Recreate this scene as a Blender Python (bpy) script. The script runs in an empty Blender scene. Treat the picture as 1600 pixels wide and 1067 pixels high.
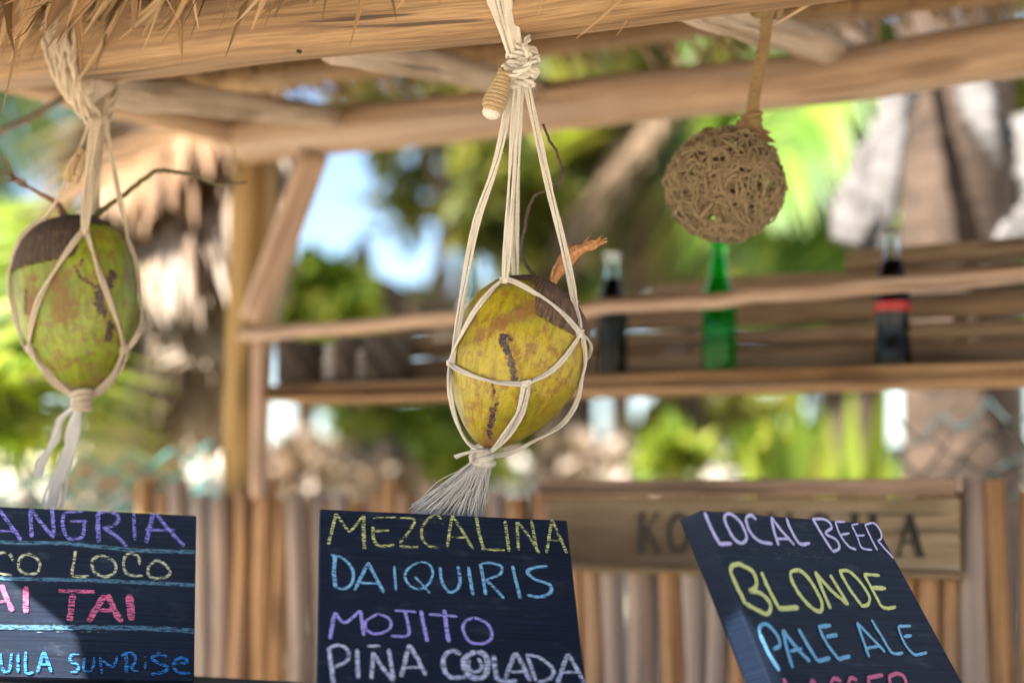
import bpy, math, random
import numpy as np
from mathutils import Vector, Matrix, noise
from mathutils.bvhtree import BVHTree

SC = bpy.context.scene
COL = SC.collection
rnd = random.Random(7)
V = Vector

# ------------------------------------------------------------------ camera, sky, sun, exposure
LENS = 70.0
FPX = LENS / 36.0 * 1600
CAM_Z = 1.45
PITCH = math.atan((770 - 533.5) / FPX)
cd = bpy.data.cameras.new("camera")
cam = bpy.data.objects.new("camera", cd)
COL.objects.link(cam)
cd.lens = LENS; cd.sensor_width = 36; cd.clip_start = 0.05; cd.clip_end = 2000
cam.location = (0, 0, CAM_Z)
cam.rotation_euler = (math.pi / 2 + PITCH, 0, 0)
cd.dof.use_dof = True
cd.dof.focus_distance = 2.50
cd.dof.aperture_fstop = 1.7
SC.camera = cam

ANG = math.radians(29.5)                      # how far the bar is turned from the camera
UX = V((math.cos(ANG), -math.sin(ANG), 0))    # along the bar front, to the right
VY = V((math.sin(ANG), math.cos(ANG), 0))     # into the bar
HO = V((0, 2.5, 0))
def H(u, v, z): return HO + UX * u + VY * v + V((0, 0, z))

sun_travel = V((0.50, 0.35, -0.79)).normalized()
to_sun = -sun_travel
sl = bpy.data.lights.new("sun", 'SUN'); sl.energy = 4.8; sl.angle = math.radians(0.5); sl.color = (1.0, 0.96, 0.89)
so = bpy.data.objects.new("sun", sl); COL.objects.link(so)
so.rotation_euler = sun_travel.to_track_quat('-Z', 'Y').to_euler(); so.location = (-3, -2, 8)
W = bpy.data.worlds.new("World"); SC.world = W; W.use_nodes = True
wn = W.node_tree
sky = wn.nodes.new('ShaderNodeTexSky'); sky.sky_type = 'NISHITA'; sky.sun_disc = False
sky.sun_elevation = math.asin(to_sun.z); sky.sun_rotation = math.atan2(to_sun.x, to_sun.y)
sky.air_density = 0.8; sky.dust_density = 0.1; sky.ozone_density = 2.0
bg = wn.nodes['Background']; bg.inputs['Strength'].default_value = 0.05
wn.links.new(sky.outputs['Color'], bg.inputs['Color'])
SC.view_settings.view_transform = 'Standard'; SC.view_settings.look = 'None'
SC.view_settings.gamma = 1; SC.view_settings.use_curve_mapping = False
SC.view_settings.exposure = 2.62
SC.cycles.use_denoising = True
SC.cycles.max_bounces = 10; SC.cycles.transparent_max_bounces = 12
SC.cycles.caustics_reflective = False; SC.cycles.caustics_refractive = False
SC.cycles.sample_clamp_indirect = 8

# ------------------------------------------------------------------ helpers: pixels <-> space
CU = V((0, -math.sin(PITCH), math.cos(PITCH))); CF = V((0, math.cos(PITCH), math.sin(PITCH))); CR = V((1, 0, 0))
CP = V((0, 0, CAM_Z))
def ray(px, py): return (CF + CR * ((px - 800) / FPX) + CU * ((533.5 - py) / FPX))
def P(px, py, d): return CP + ray(px, py) * d
def Pv(px, py, v):
    r = ray(px, py); t = (v - (CP - HO).dot(VY)) / r.dot(VY); return CP + r * t
def plane_hit(px, py, o, n):
    r = ray(px, py); t = (o - CP).dot(n) / r.dot(n); return CP + r * t

# ------------------------------------------------------------------ helpers: objects
ORG = {}
def thing(name, label, cat, loc, group=None):
    o = bpy.data.objects.new(name, None); COL.objects.link(o)
    o.location = loc; o.empty_display_size = 0.05
    o['label'] = label; o['category'] = cat
    if group: o['group'] = group
    ORG[o.name] = V(loc)
    return o
def tag(o, label=None, cat=None, group=None, kind=None):
    if label: o['label'] = label
    if cat: o['category'] = cat
    if group: o['group'] = group
    if kind: o['kind'] = kind
    return o

class MB:
    def __init__(s): s.v = []; s.f = []; s.uv = []; s.mi = []
    def add(s, vs, fs, uvs=None, mi=0):
        b = len(s.v); s.v += [V(x) for x in vs]
        s.uv += (list(uvs) if uvs else [(0, 0)] * len(vs))
        for f in fs: s.f.append(tuple(i + b for i in f)); s.mi.append(mi)
    def tube(s, pts, rad, n=8, cap=True, sq=None, wob=0.0, mi=0, v0=None):
        pts = [V(p) for p in pts]; m = len(pts)
        if not hasattr(rad, '__len__'): rad = [rad] * m
        T = []
        for i in range(m):
            t = pts[min(i + 1, m - 1)] - pts[max(i - 1, 0)]
            T.append(t.normalized() if t.length > 1e-9 else V((0, 0, 1)))
        up = V((0, 0, 1)) if abs(T[0].z) < .9 else V((0, 1, 0))
        a = T[0].cross(up).normalized(); L = 0; vs = []; uvs = []
        off = rnd.random() * 50 if v0 is None else v0
        for i in range(m):
            if i: L += (pts[i] - pts[i - 1]).length
            a = (a - T[i] * a.dot(T[i])); a = a.normalized() if a.length > 1e-6 else T[i].orthogonal().normalized()
            b = T[i].cross(a)
            for k in range(n + 1):
                th = 2 * math.pi * (k % n) / n; c, si = math.cos(th), math.sin(th); r = rad[i]
                if sq:
                    q = (abs(c) ** sq + abs(si) ** sq) ** (-1 / sq); r *= q
                if wob: r *= 1 + wob * noise.noise(V((L * 5 + off, c * 1.2, si * 1.2)))
                vs.append(pts[i] + a * c * r + b * si * r); uvs.append((L + off, k / n * 6.283 * rad[m // 2]))
        fs = []
        for i in range(m - 1):
            for k in range(n):
                p = i * (n + 1) + k; fs.append((p, p + 1, p + n + 2, p + n + 1))
        if cap:
            fs.append(tuple(reversed([k for k in range(n)]))); fs.append(tuple((m - 1) * (n + 1) + k for k in range(n)))
        s.add(vs, fs, uvs, mi)
    def box(s, o, ax, ay, az, x0, x1, y0, y1, z0, z1, bev=0.0, mi=0):
        """a bevelled box in the frame o, ax, ay, az; UV runs along x"""
        c = [(x0 + x1) / 2, (y0 + y1) / 2, (z0 + z1) / 2]; h = [(x1 - x0) / 2, (y1 - y0) / 2, (z1 - z0) / 2]
        b = min(bev, min(h) * .6); vs = []; idx = {}; uvs = []; off = rnd.random() * 30
        for sx in (-1, 1):
            for sy in (-1, 1):
                for sz in (-1, 1):
                    for k in range(3):
                        q = [sx * (h[0] - b), sy * (h[1] - b), sz * (h[2] - b)]
                        q[k] = (sx, sy, sz)[k] * h[k]
                        idx[(sx, sy, sz, k)] = len(vs)
                        X, Y, Z = c[0] + q[0], c[1] + q[1], c[2] + q[2]
                        vs.append(o + ax * X + ay * Y + az * Z); uvs.append((X + off, Z + Y * .73))
        fs = []
        S = (-1, 1)
        for k in range(3):
            a, d = [i for i in range(3) if i != k]
            for sg in S:
                q = []
                for (sa, sd) in ((-1, -1), (1, -1), (1, 1), (-1, 1)):
                    t = [0, 0, 0]; t[k] = sg; t[a] = sa; t[d] = sd; q.append(idx[(*t, k)])
                fs.append(q)
        for k in range(3):
            a, d = [i for i in range(3) if i != k]
            for sa in S:
                for sd in S:
                    q = []
                    for sg in S:
                        t = [0, 0, 0]; t[k] = sg; t[a] = sa; t[d] = sd
                        q.append((idx[(*t, a)], idx[(*t, d)]))
                    fs.append((q[0][0], q[1][0], q[1][1], q[0][1]))
        for sx in S:
            for sy in S:
                for sz in S: fs.append(tuple(idx[(sx, sy, sz, k)] for k in range(3)))
        s.add(vs, fs, uvs, mi)
    def lathe(s, o, prof, n=32, mi=0, ax=V((0, 0, 1))):
        vs = []; uvs = []
        a = ax.orthogonal().normalized(); b = ax.cross(a)
        for (r, z) in prof:
            for k in range(n):
                th = 2 * math.pi * k / n
                vs.append(o + (a * math.cos(th) + b * math.sin(th)) * r + ax * z); uvs.append((k / n, z))
        fs = []
        for i in range(len(prof) - 1):
            for k in range(n):
                fs.append((i * n + k, i * n + (k + 1) % n, (i + 1) * n + (k + 1) % n, (i + 1) * n + k))
        s.add(vs, fs, uvs, mi)
    def build(s, name, mat, parent=None, loc=None, smooth=True, recalc=False):
        org = ORG[parent.name] if parent else V(loc or (0, 0, 0))
        me = bpy.data.meshes.new(name)
        me.from_pydata([tuple(p - org) for p in s.v], [], s.f)
        uvl = me.uv_layers.new(name="UVMap")
        li = np.zeros(len(me.loops), dtype=np.int32); me.loops.foreach_get("vertex_index", li)
        uvl.data.foreach_set("uv", np.array(s.uv, dtype=np.float32)[li].ravel())
        for m in (mat if isinstance(mat, (list, tuple)) else [mat]): me.materials.append(m)
        me.polygons.foreach_set("material_index", s.mi)
        me.polygons.foreach_set("use_smooth", [smooth] * len(me.polygons))
        if recalc:
            import bmesh
            bm = bmesh.new(); bm.from_mesh(me); bmesh.ops.recalc_face_normals(bm, faces=bm.faces); bm.to_mesh(me); bm.free()
        me.update()
        o = bpy.data.objects.new(name, me); COL.objects.link(o)
        if parent: o.parent = parent
        else: o.location = org
        ORG[o.name] = org
        return o

def spline(pts, step=None, n=8, closed=False):
    """Catmull-Rom through pts (any vectors)"""
    pts = [V(p) for p in pts]; m = len(pts); out = []
    if m < 3 and not closed:
        k = n if not step else max(2, int((pts[1] - pts[0]).length / step))
        return [pts[0].lerp(pts[1], i / k) for i in range(k + 1)]
    segs = m if closed else m - 1
    for i in range(segs):
        if closed: p0, p1, p2, p3 = pts[(i - 1) % m], pts[i], pts[(i + 1) % m], pts[(i + 2) % m]
        else: p0, p1, p2, p3 = pts[max(i - 1, 0)], pts[i], pts[i + 1], pts[min(i + 2, m - 1)]
        k = n if not step else max(2, int((p2 - p1).length / step))
        for j in range(k):
            t = j / k
            out.append(.5 * ((2 * p1) + (p2 - p0) * t + (2 * p0 - 5 * p1 + 4 * p2 - p3) * t * t + (3 * p1 - p0 - 3 * p2 + p3) * t ** 3))
    out.append(pts[0] if closed else pts[-1])
    return out
def jit(s): return V((rnd.gauss(0, s), rnd.gauss(0, s), rnd.gauss(0, s)))

# ------------------------------------------------------------------ helpers: materials
class NT:
    def __init__(s, name):
        s.m = bpy.data.materials.new(name); s.m.use_nodes = True; s.t = s.m.node_tree
        s.b = s.t.nodes['Principled BSDF']; s.out = s.t.nodes['Material Output']
    def n(s, ty, **kw):
        q = s.t.nodes.new(ty)
        for k, v in kw.items(): setattr(q, k, v)
        return q
    def l(s, a, b): s.t.links.new(a, b)
    def put(s, sock, val):
        if hasattr(val, 'is_linked') or isinstance(val, bpy.types.NodeSocket): s.l(val, sock)
        else: sock.default_value = val
    def uv(s): return s.n('ShaderNodeTexCoord').outputs['UV']
    def obj(s): return s.n('ShaderNodeTexCoord').outputs['Object']
    def mp(s, vec, sc, loc=(0, 0, 0)):
        q = s.n('ShaderNodeMapping'); s.l(vec, q.inputs['Vector']); q.inputs['Scale'].default_value = sc
        q.inputs['Location'].default_value = loc
        return q.outputs[0]
    def noise(s, vec, scale, det=4, rough=.55, dist=0):
        q = s.n('ShaderNodeTexNoise'); s.l(vec, q.inputs['Vector']); q.inputs['Scale'].default_value = scale
        q.inputs['Detail'].default_value = det; q.inputs['Roughness'].default_value = rough; q.inputs['Distortion'].default_value = dist
        return q.outputs['Fac']
    def ramp(s, fac, stops):
        q = s.n('ShaderNodeValToRGB'); s.l(fac, q.inputs['Fac']); e = q.color_ramp.elements
        while len(e) < len(stops): e.new(.5)
        for i, (p, c) in enumerate(stops):
            e[i].position = p; e[i].color = (*c, 1) if len(c) == 3 else c
        return q.outputs['Color']
    def step(s, fac, a, b):
        q = s.n('ShaderNodeMapRange'); q.interpolation_type = 'SMOOTHSTEP'; s.put(q.inputs['Value'], fac)
        q.inputs['From Min'].default_value = a; q.inputs['From Max'].default_value = b
        return q.outputs['Result']
    def math(s, op, a, b=0.0):
        q = s.n('ShaderNodeMath', operation=op); s.put(q.inputs[0], a); s.put(q.inputs[1], b); return q.outputs[0]
    def mix(s, fac, a, b, bl='MIX'):
        q = s.n('ShaderNodeMix', data_type='RGBA', blend_type=bl)
        s.put(q.inputs['Factor'], fac); s.put(q.inputs[6], a if not isinstance(a, tuple) else (*a, 1)[:4]); s.put(q.inputs[7], b if not isinstance(b, tuple) else (*b, 1)[:4])
        return q.outputs[2]
    def bump(s, h, st=.5, d=.01):
        q = s.n('ShaderNodeBump'); s.l(h, q.inputs['Height']); q.inputs['Strength'].default_value = st; q.inputs['Distance'].default_value = d
        s.l(q.outputs[0], s.b.inputs['Normal'])
    def col(s, c): s.put(s.b.inputs['Base Color'], c if not isinstance(c, tuple) else (*c, 1))
    def rough(s, r): s.put(s.b.inputs['Roughness'], r)
    def island(s): return s.n('ShaderNodeNewGeometry').outputs['Random Per Island']
    def oinfo(s): return s.n('ShaderNodeObjectInfo').outputs['Random']

def wood(name, light, mid, dark, grain=60, along=3.0, rough=.75, bump=.35, stain=None, vary=None):
    t = NT(name); uv = t.uv()
    w = t.noise(t.mp(uv, (along * .6, 9, 1)), 1.0, 3, .6)
    warp = t.n('ShaderNodeMix', data_type='VECTOR'); t.l(uv, warp.inputs[4])
    add = t.n('ShaderNodeVectorMath', operation='ADD'); t.l(uv, add.inputs[0])
    cc = t.n('ShaderNodeCombineXYZ'); t.l(t.math('MULTIPLY', w, .035), cc.inputs['Y']); t.l(cc.outputs[0], add.inputs[1])
    g = t.noise(t.mp(add.outputs[0], (along, grain, 1)), 1.0, 6, .65)
    fine = t.noise(t.mp(add.outputs[0], (along * 4, grain * 6, 1)), 1.0, 3, .6)
    c = t.ramp(g, [(.36, dark), (.48, mid), (.62, light)])
    c = t.mix(t.step(fine, .42, .56), t.mix(.45, c, dark), c)
    big = t.noise(t.mp(uv, (2.2, 5, 1)), 1.0, 3, .6)
    c = t.mix(t.math('MULTIPLY', t.step(big, .5, .72), .55), c, stain or tuple(x * .5 for x in mid))
    crack = t.noise(t.mp(add.outputs[0], (along * .9, grain * 1.7, 1), (3, 7, 0)), 1.0, 2, .5)
    c = t.mix(t.math('MULTIPLY', t.step(crack, .39, .33), .85), c, tuple(x * .3 for x in dark))
    gr = t.noise(t.mp(uv, (1.1, 14, 1), (5, 2, 0)), 1.0, 4, .6)
    c = t.mix(t.math('MULTIPLY', t.step(gr, .50, .66), .55), c, tuple(.55 * sum(mid) / 3 + .5 * x for x in mid))
    vo = t.n('ShaderNodeTexVoronoi'); t.l(t.mp(add.outputs[0], (2.6, 11, 1)), vo.inputs['Vector']); vo.inputs['Scale'].default_value = 1.0
    c = t.mix(t.math('MULTIPLY', t.step(vo.outputs['Distance'], .20, .09), .75), c, tuple(x * .8 for x in dark))
    if vary:
        c = t.mix(t.step(t.oinfo(), .40, .75), c, t.mix(.72, c, vary))
    t.col(c); t.rough(rough); t.bump(t.math('ADD', g, t.math('MULTIPLY', fine, .5)), bump, .004)
    return t.m

def leafmat(name, cols, trans=.45, rough=.5, spread=1.0):
    t = NT(name); r = t.island()
    c = t.ramp(r, [(i / max(1, len(cols) - 1), q) for i, q in enumerate(cols)])
    n = t.noise(t.obj(), 3.0, 2)
    c = t.mix(t.math('MULTIPLY', n, .5), c, cols[0])
    t.col(c); t.rough(rough)
    tr = t.n('ShaderNodeBsdfTranslucent'); t.l(t.mix(.5, c, (1.0, .95, .35), 'MULTIPLY'), tr.inputs['Color'])
    mx = t.n('ShaderNodeMixShader'); mx.inputs[0].default_value = trans
    t.l(t.b.outputs[0], mx.inputs[1]); t.l(tr.outputs[0], mx.inputs[2]); t.l(mx.outputs[0], t.out.inputs['Surface'])
    return t.m

M = {}
M['front_wood'] = wood('front_wood', (.34, .21, .10), (.255, .148, .064), (.115, .06, .026), 60, 2.2, stain=(.19, .11, .055))
M['rear_wood'] = wood('rear_wood', (.50, .34, .215), (.40, .26, .155), (.23, .135, .075), 45, 2.0, stain=(.22, .11, .05))
M['pale_pole'] = wood('pale_pole', (.52, .42, .32), (.42, .32, .23), (.25, .17, .11), 50, 2.0)
M['brown_pole'] = wood('brown_pole', (.44, .27, .12), (.33, .19, .075), (.16, .085, .035), 50, 2.0)
M['post_wood'] = wood('post_wood', (.48, .31, .095), (.36, .215, .06), (.16, .09, .028), 30, 1.2, stain=(.20, .12, .06))
M['stake_wood'] = wood('stake_wood', (.58, .33, .145), (.45, .23, .09), (.21, .10, .04), 40, 1.5, vary=(.36, .31, .28))
M['shelf_wood'] = wood('shelf_wood', (.50, .30, .14), (.38, .21, .085), (.19, .09, .035), 40, 2.0)
M['slat_wood'] = wood('slat_wood', (.33, .225, .13), (.235, .15, .085), (.12, .07, .04), 40, 2.0)
M['rail_wood'] = wood('rail_wood', (.50, .34, .23), (.40, .255, .165), (.24, .14, .085), 40, 2.0)
M['sign_wood'] = wood('sign_wood', (.46, .33, .20), (.38, .26, .145), (.25, .17, .085), 35, 2.0, stain=(.22, .17, .07))
M['counter_wood'] = wood('counter_wood', (.25, .20, .16), (.18, .14, .11), (.09, .065, .05), 35, 2.0)
M['dark_wood'] = wood('dark_wood', (.24, .18, .135), (.15, .11, .085), (.06, .043, .03), 35, 2.0)

def thatch_mat():
    t = NT('thatch'); r = t.island()
    c = t.ramp(r, [(0, (.07, .035, .014)), (.3, (.20, .11, .045)), (.65, (.36, .215, .095)), (1, (.55, .39, .21))])
    g = t.noise(t.mp(t.uv(), (9, 260, 1)), 1, 4)
    c = t.mix(t.step(g, .35, .65), t.mix(.55, c, (.12, .06, .025)), c)
    t.col(c); t.rough(.7); t.bump(g, .4, .002)
    tr = t.n('ShaderNodeBsdfTranslucent'); t.l(c, tr.inputs['Color'])
    mx = t.n('ShaderNodeMixShader'); mx.inputs[0].default_value = .2
    t.l(t.b.outputs[0], mx.inputs[1]); t.l(tr.outputs[0], mx.inputs[2]); t.l(mx.outputs[0], t.out.inputs['Surface'])
    return t.m
M['thatch'] = thatch_mat()
def roof_mat():
    t = NT('roof_mat'); g = t.noise(t.mp(t.uv(), (60, 5, 1)), 1, 5)
    t.col(t.ramp(g, [(.3, (.035, .018, .008)), (.5, (.14, .075, .03)), (.7, (.28, .17, .08))])); t.rough(.85); t.bump(g, .8, .02)
    return t.m
M['roof'] = roof_mat()

def cord_mat(name, a, b):
    t = NT(name); uv = t.uv()
    ply = t.n('ShaderNodeTexWave', wave_type='BANDS', bands_direction='DIAGONAL'); t.l(t.mp(uv, (420, 420, 0)), ply.inputs['Vector']); ply.inputs['Scale'].default_value = .5; ply.inputs['Distortion'].default_value = 1.5
    fz = t.noise(t.mp(uv, (250, 900, 1)), 1, 3)
    c = t.mix(t.step(fz, .3, .7), b, a); c = t.mix(t.math('MULTIPLY', ply.outputs['Fac'], .6), c, b)
    big = t.noise(t.obj(), 18, 3); c = t.mix(t.math('MULTIPLY', t.step(big, .5, .75), .35), c, tuple(x * .7 for x in b))
    t.col(c); t.rough(.9); t.bump(t.math('ADD', ply.outputs['Fac'], fz), .9, .0016)
    return t.m
M['cord'] = cord_mat('cotton_cord', (.92, .85, .73), (.72, .63, .50))
M['cord_old'] = cord_mat('old_cotton_cord', (.80, .66, .49), (.55, .43, .29))
M['cord_tan'] = cord_mat('tan_cord', (.70, .52, .30), (.40, .26, .12))
M['tassel'] = cord_mat('tassel_cotton', (.93, .89, .83), (.74, .69, .62))
M['rope_brown'] = cord_mat('brown_rope', (.40, .26, .11), (.22, .13, .05))
M['vine'] = cord_mat('vine', (.50, .37, .21), (.26, .17, .085))

def husk_mat(name, yel, grn, brown):
    t = NT(name); uv = t.uv(); ob = t.obj()
    at = t.n('ShaderNodeAttribute', attribute_name='mask'); sp = t.n('ShaderNodeSeparateColor'); t.l(at.outputs['Color'], sp.inputs[0])
    big = t.noise(ob, 14, 4, .6); c = t.mix(t.step(big, .38, .66), yel, grn)
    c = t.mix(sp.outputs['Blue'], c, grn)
    st = t.noise(t.mp(uv, (55, 5, 1)), 1, 5, .6); c = t.mix(t.math('MULTIPLY', t.step(st, .44, .66), .7), c, tuple(x * .5 for x in yel))
    mott = t.noise(ob, 75, 5, .65); c = t.mix(t.math('MULTIPLY', t.step(mott, .46, .66), .8), c, brown)
    spk = t.noise(ob, 320, 3, .6); c = t.mix(t.math('MULTIPLY', t.step(spk, .60, .68), .7), c, tuple(x * .45 for x in brown))
    br = t.noise(t.mp(uv, (120, 16, 1)), 1, 5, .7)
    mid = t.noise(ob, 42, 5, .7)
    scuff = t.step(t.math('ADD', t.math('ADD', sp.outputs['Green'], t.math('MULTIPLY', t.math('SUBTRACT', mid, .5), 2.6)), t.math('MULTIPLY', t.math('SUBTRACT', br, .5), 2.2)), .25, 1.25)
    c = t.mix(t.math('MULTIPLY', scuff, .95), c, t.mix(br, tuple(x * .6 for x in brown), tuple(min(1, x * 1.5) for x in brown)))
    dn = t.noise(ob, 190, 4, .7)
    rust = t.step(t.math('ADD', sp.outputs['Red'], t.math('MULTIPLY', t.math('SUBTRACT', dn, .5), 2.2)), .15, .75)
    c = t.mix(t.math('MULTIPLY', rust, .55), c, (.36, .16, .04))
    dark = t.step(t.math('ADD', sp.outputs['Red'], t.math('MULTIPLY', t.math('SUBTRACT', dn, .5), 2.6)), .48, .72)
    c = t.mix(dark, c, t.mix(t.step(spk, .4, .65), (.022, .013, .009), (.11, .07, .045)))
    t.col(c); t.rough(t.mix(scuff, (.42, .42, .42), (.8, .8, .8)))
    hgt = t.math('ADD', t.math('SUBTRACT', t.math('ADD', t.math('MULTIPLY', mott, .35), t.math('MULTIPLY', st, .5)), t.math('MULTIPLY', dark, .6)), t.math('MULTIPLY', spk, .2))
    t.bump(t.math('ADD', hgt, t.math('MULTIPLY', t.math('MULTIPLY', scuff, br), .8)), .55, .0022)
    t.b.inputs['Specular IOR Level'].default_value = .4
    return t.m
M['husk_yellow'] = husk_mat('husk_yellow', (.40, .30, .012), (.20, .19, .008), (.20, .09, .020))
M['husk_green'] = husk_mat('husk_green', (.22, .26, .012), (.12, .18, .010), (.17, .085, .03))
def cap_mat(name, a, b):
    t = NT(name); g = t.noise(t.mp(t.uv(), (170, 9, 1)), 1, 4, .6)
    g2 = t.noise(t.mp(t.uv(), (60, 30, 1)), 1, 3, .65)
    t.col(t.mix(t.step(g2, .35, .65), t.ramp(g, [(.42, b), (.56, a)]), tuple(.5 * (x + y) for x, y in zip(a, b)))); t.rough(.9); t.bump(g, 1.0, .006); return t.m
M['cap_brown'] = cap_mat('cap_brown', (.20, .115, .07), (.045, .024, .016))
M['cap_dark'] = cap_mat('cap_dark', (.10, .058, .032), (.022, .013, .009))
def simple(name, a, b, sc=60, rough=.8, bump=.4, spec=.5):
    t = NT(name); g = t.noise(t.obj(), sc, 4, .6); t.col(t.ramp(g, [(.35, b), (.65, a)])); t.rough(rough); t.bump(g, bump, .002)
    t.b.inputs['Specular IOR Level'].default_value = spec; return t.m
M['stalk_orange'] = simple('stalk_orange', (.55, .27, .11), (.30, .13, .045), 220)
M['stalk_brown'] = simple('stalk_brown', (.22, .10, .045), (.09, .04, .02), 220)
M['twig_dark'] = simple('twig_dark', (.085, .05, .028), (.025, .014, .009), 300)
M['twig_green'] = simple('twig_green', (.10, .10, .022), (.035, .028, .012), 260)

def board_mat():
    t = NT('slate_paint'); uv = t.uv()
    g = t.noise(t.mp(uv, (7, 330, 1)), 1, 5, .6); big = t.noise(uv, 9, 4, .6)
    c = t.ramp(g, [(.35, (.002, .006, .017)), (.65, (.008, .019, .045))])
    dust = t.noise(t.mp(uv, (22, 55, 1)), 1, 5, .7)
    c = t.mix(t.math('MULTIPLY', t.step(dust, .52, .82), .16), c, (.20, .24, .30))
    sc = t.noise(t.mp(uv, (14, 240, 1), (2, 5, 0)), 1, 3, .6)
    c = t.mix(t.math('MULTIPLY', t.step(sc, .70, .78), .35), c, (.30, .32, .34))
    t.col(c); t.rough(t.mix(big, (.52, .52, .52), (.68, .68, .68))); t.bump(g, .25, .0012); t.b.inputs['Specular IOR Level'].default_value = .28
    return t.m
M['slate'] = board_mat()
M['slate_edge'] = simple('slate_edge', (.035, .032, .034), (.012, .011, .012), 80, .6)
def chalk(name, col, dens=.5):
    t = NT(name); uv = t.uv()
    g = t.noise(t.mp(uv, (130, 430, 1)), 1, 3, .7); h = t.noise(t.mp(uv, (45, 800, 1)), 1, 3, .6)
    f = t.math('ADD', t.math('MULTIPLY', g, .5), t.math('MULTIPLY', h, .5))
    dens += .045; fac = t.math('MULTIPLY', t.step(f, dens - .05, dens + .04), .92)
    t.col(t.mix(t.step(g, .3, .7), tuple(x * .72 for x in col), col)); t.rough(.95)
    t.b.inputs['Specular IOR Level'].default_value = .1
    tr = t.n('ShaderNodeBsdfTransparent'); mx = t.n('ShaderNodeMixShader')
    t.l(fac, mx.inputs[0]); t.l(tr.outputs[0], mx.inputs[1]); t.l(t.b.outputs[0], mx.inputs[2]); t.l(mx.outputs[0], t.out.inputs['Surface'])
    return t.m
M['ink'] = simple('ink', (.030, .024, .014), (.012, .010, .007), 90, .8)

def glass(name, col, rough=.03):
    t = NT(name); t.col(col); t.rough(rough); t.b.inputs['Transmission Weight'].default_value = 1; t.b.inputs['IOR'].default_value = 1.22
    return t.m
M['clear_glass'] = glass('clear_glass', (.86, .96, .95))
M['green_glass'] = glass('green_glass', (.10, .85, .16))
M['cola'] = simple('cola', (.010, .005, .004), (.005, .003, .003), 5, .25, 0, .15)
M['red_label'] = simple('red_label', (.50, .03, .03), (.40, .02, .025), 40, .5, 0)
M['pale_label'] = simple('pale_label', (.72, .74, .66), (.60, .62, .55), 40, .5, 0)
M['metal_cap'] = simple('metal_cap', (.62, .66, .64), (.50, .55, .52), 60, .35, .1)
M['jar'] = simple('jar', (.45, .40, .36), (.30, .25, .22), 40, .4, .1)

def sand_mat():
    t = NT('sand'); o = t.obj(); g = t.noise(o, .8, 6, .65); f = t.noise(o, 45, 4, .7)
    c = t.ramp(g, [(.35, (.58, .50, .39)), (.65, (.70, .62, .50))]); c = t.mix(t.math('MULTIPLY', f, .25), c, (.50, .41, .31))
    t.col(c); t.rough(.95); t.bump(f, .6, .03); return t.m
M['sand'] = sand_mat()
def bark_mat(name, a, b, c3):
    t = NT(name); o = t.obj(); uv = t.uv()
    g = t.noise(t.mp(uv, (14, 5, 1)), 1, 5, .65); rings = t.n('ShaderNodeTexWave', wave_type='BANDS', bands_direction='X'); t.l(t.mp(uv, (3.2, .4, 1)), rings.inputs['Vector'])
    rings.inputs['Scale'].default_value = 1.2; rings.inputs['Distortion'].default_value = 3.0; rings.inputs['Detail'].default_value = 3
    c = t.ramp(g, [(.34, c3), (.5, b), (.66, a)]); c = t.mix(t.math('MULTIPLY', t.step(t.noise(o, 9, 5, .7), .5, .62), .7), c, c3)
    t.col(c); t.rough(.9); t.bump(g, .6, .02); return t.m
M['palm_bark'] = bark_mat('palm_bark', (.095, .06, .04), (.06, .036, .021), (.025, .014, .008))
M['pink_bark'] = bark_mat('pink_bark', (.50, .36, .30), (.38, .25, .20), (.20, .12, .09))
M['tree_bark'] = bark_mat('tree_bark', (.24, .18, .13), (.15, .105, .07), (.06, .04, .03))
M['dry_sheath'] = simple('dry_sheath', (.13, .118, .11), (.055, .046, .04), 25, .8, .5)
M['dry_frond'] = leafmat('dry_frond', [(0.135, 0.081, 0.047), (0.257, 0.182, 0.121), (0.365, 0.284, 0.216), (0.486, 0.405, 0.338)], .25, .7)
M['brown_frond'] = leafmat('brown_frond', [(0.084, 0.049, 0.028), (0.168, 0.105, 0.059), (0.266, 0.175, 0.105)], .2, .7)
M['orange_frond'] = leafmat('orange_frond', [(.13, .06, .02), (.22, .115, .045), (.30, .19, .105)], .25, .7)
M['palm_green'] = leafmat('palm_green', [(0.049, 0.106, 0.014), (0.097, 0.198, 0.022), (0.179, 0.284, 0.032), (0.259, 0.34, 0.047)], .45, .4)
M['lime_green'] = leafmat('lime_green', [(0.105, 0.177, 0.018), (0.209, 0.3, 0.026), (0.344, 0.396, 0.039), (0.448, 0.437, 0.078)], .5, .45)
M['olive_green'] = leafmat('olive_green', [(0.07, 0.097, 0.019), (0.176, 0.203, 0.029), (0.299, 0.292, 0.049), (0.562, 0.486, 0.097)], .4, .5)
M['dark_green'] = leafmat('dark_green', [(0.049, 0.115, 0.025), (0.125, 0.231, 0.043), (0.251, 0.363, 0.062)], .4, .45)
M['teal_net'] = simple('teal_net', (.05, .26, .235), (.03, .17, .16), 30, .6, 0)
M['dark_net'] = simple('dark_net', (.022, .05, .047), (.012, .03, .03), 30, .7, 0)

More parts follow.
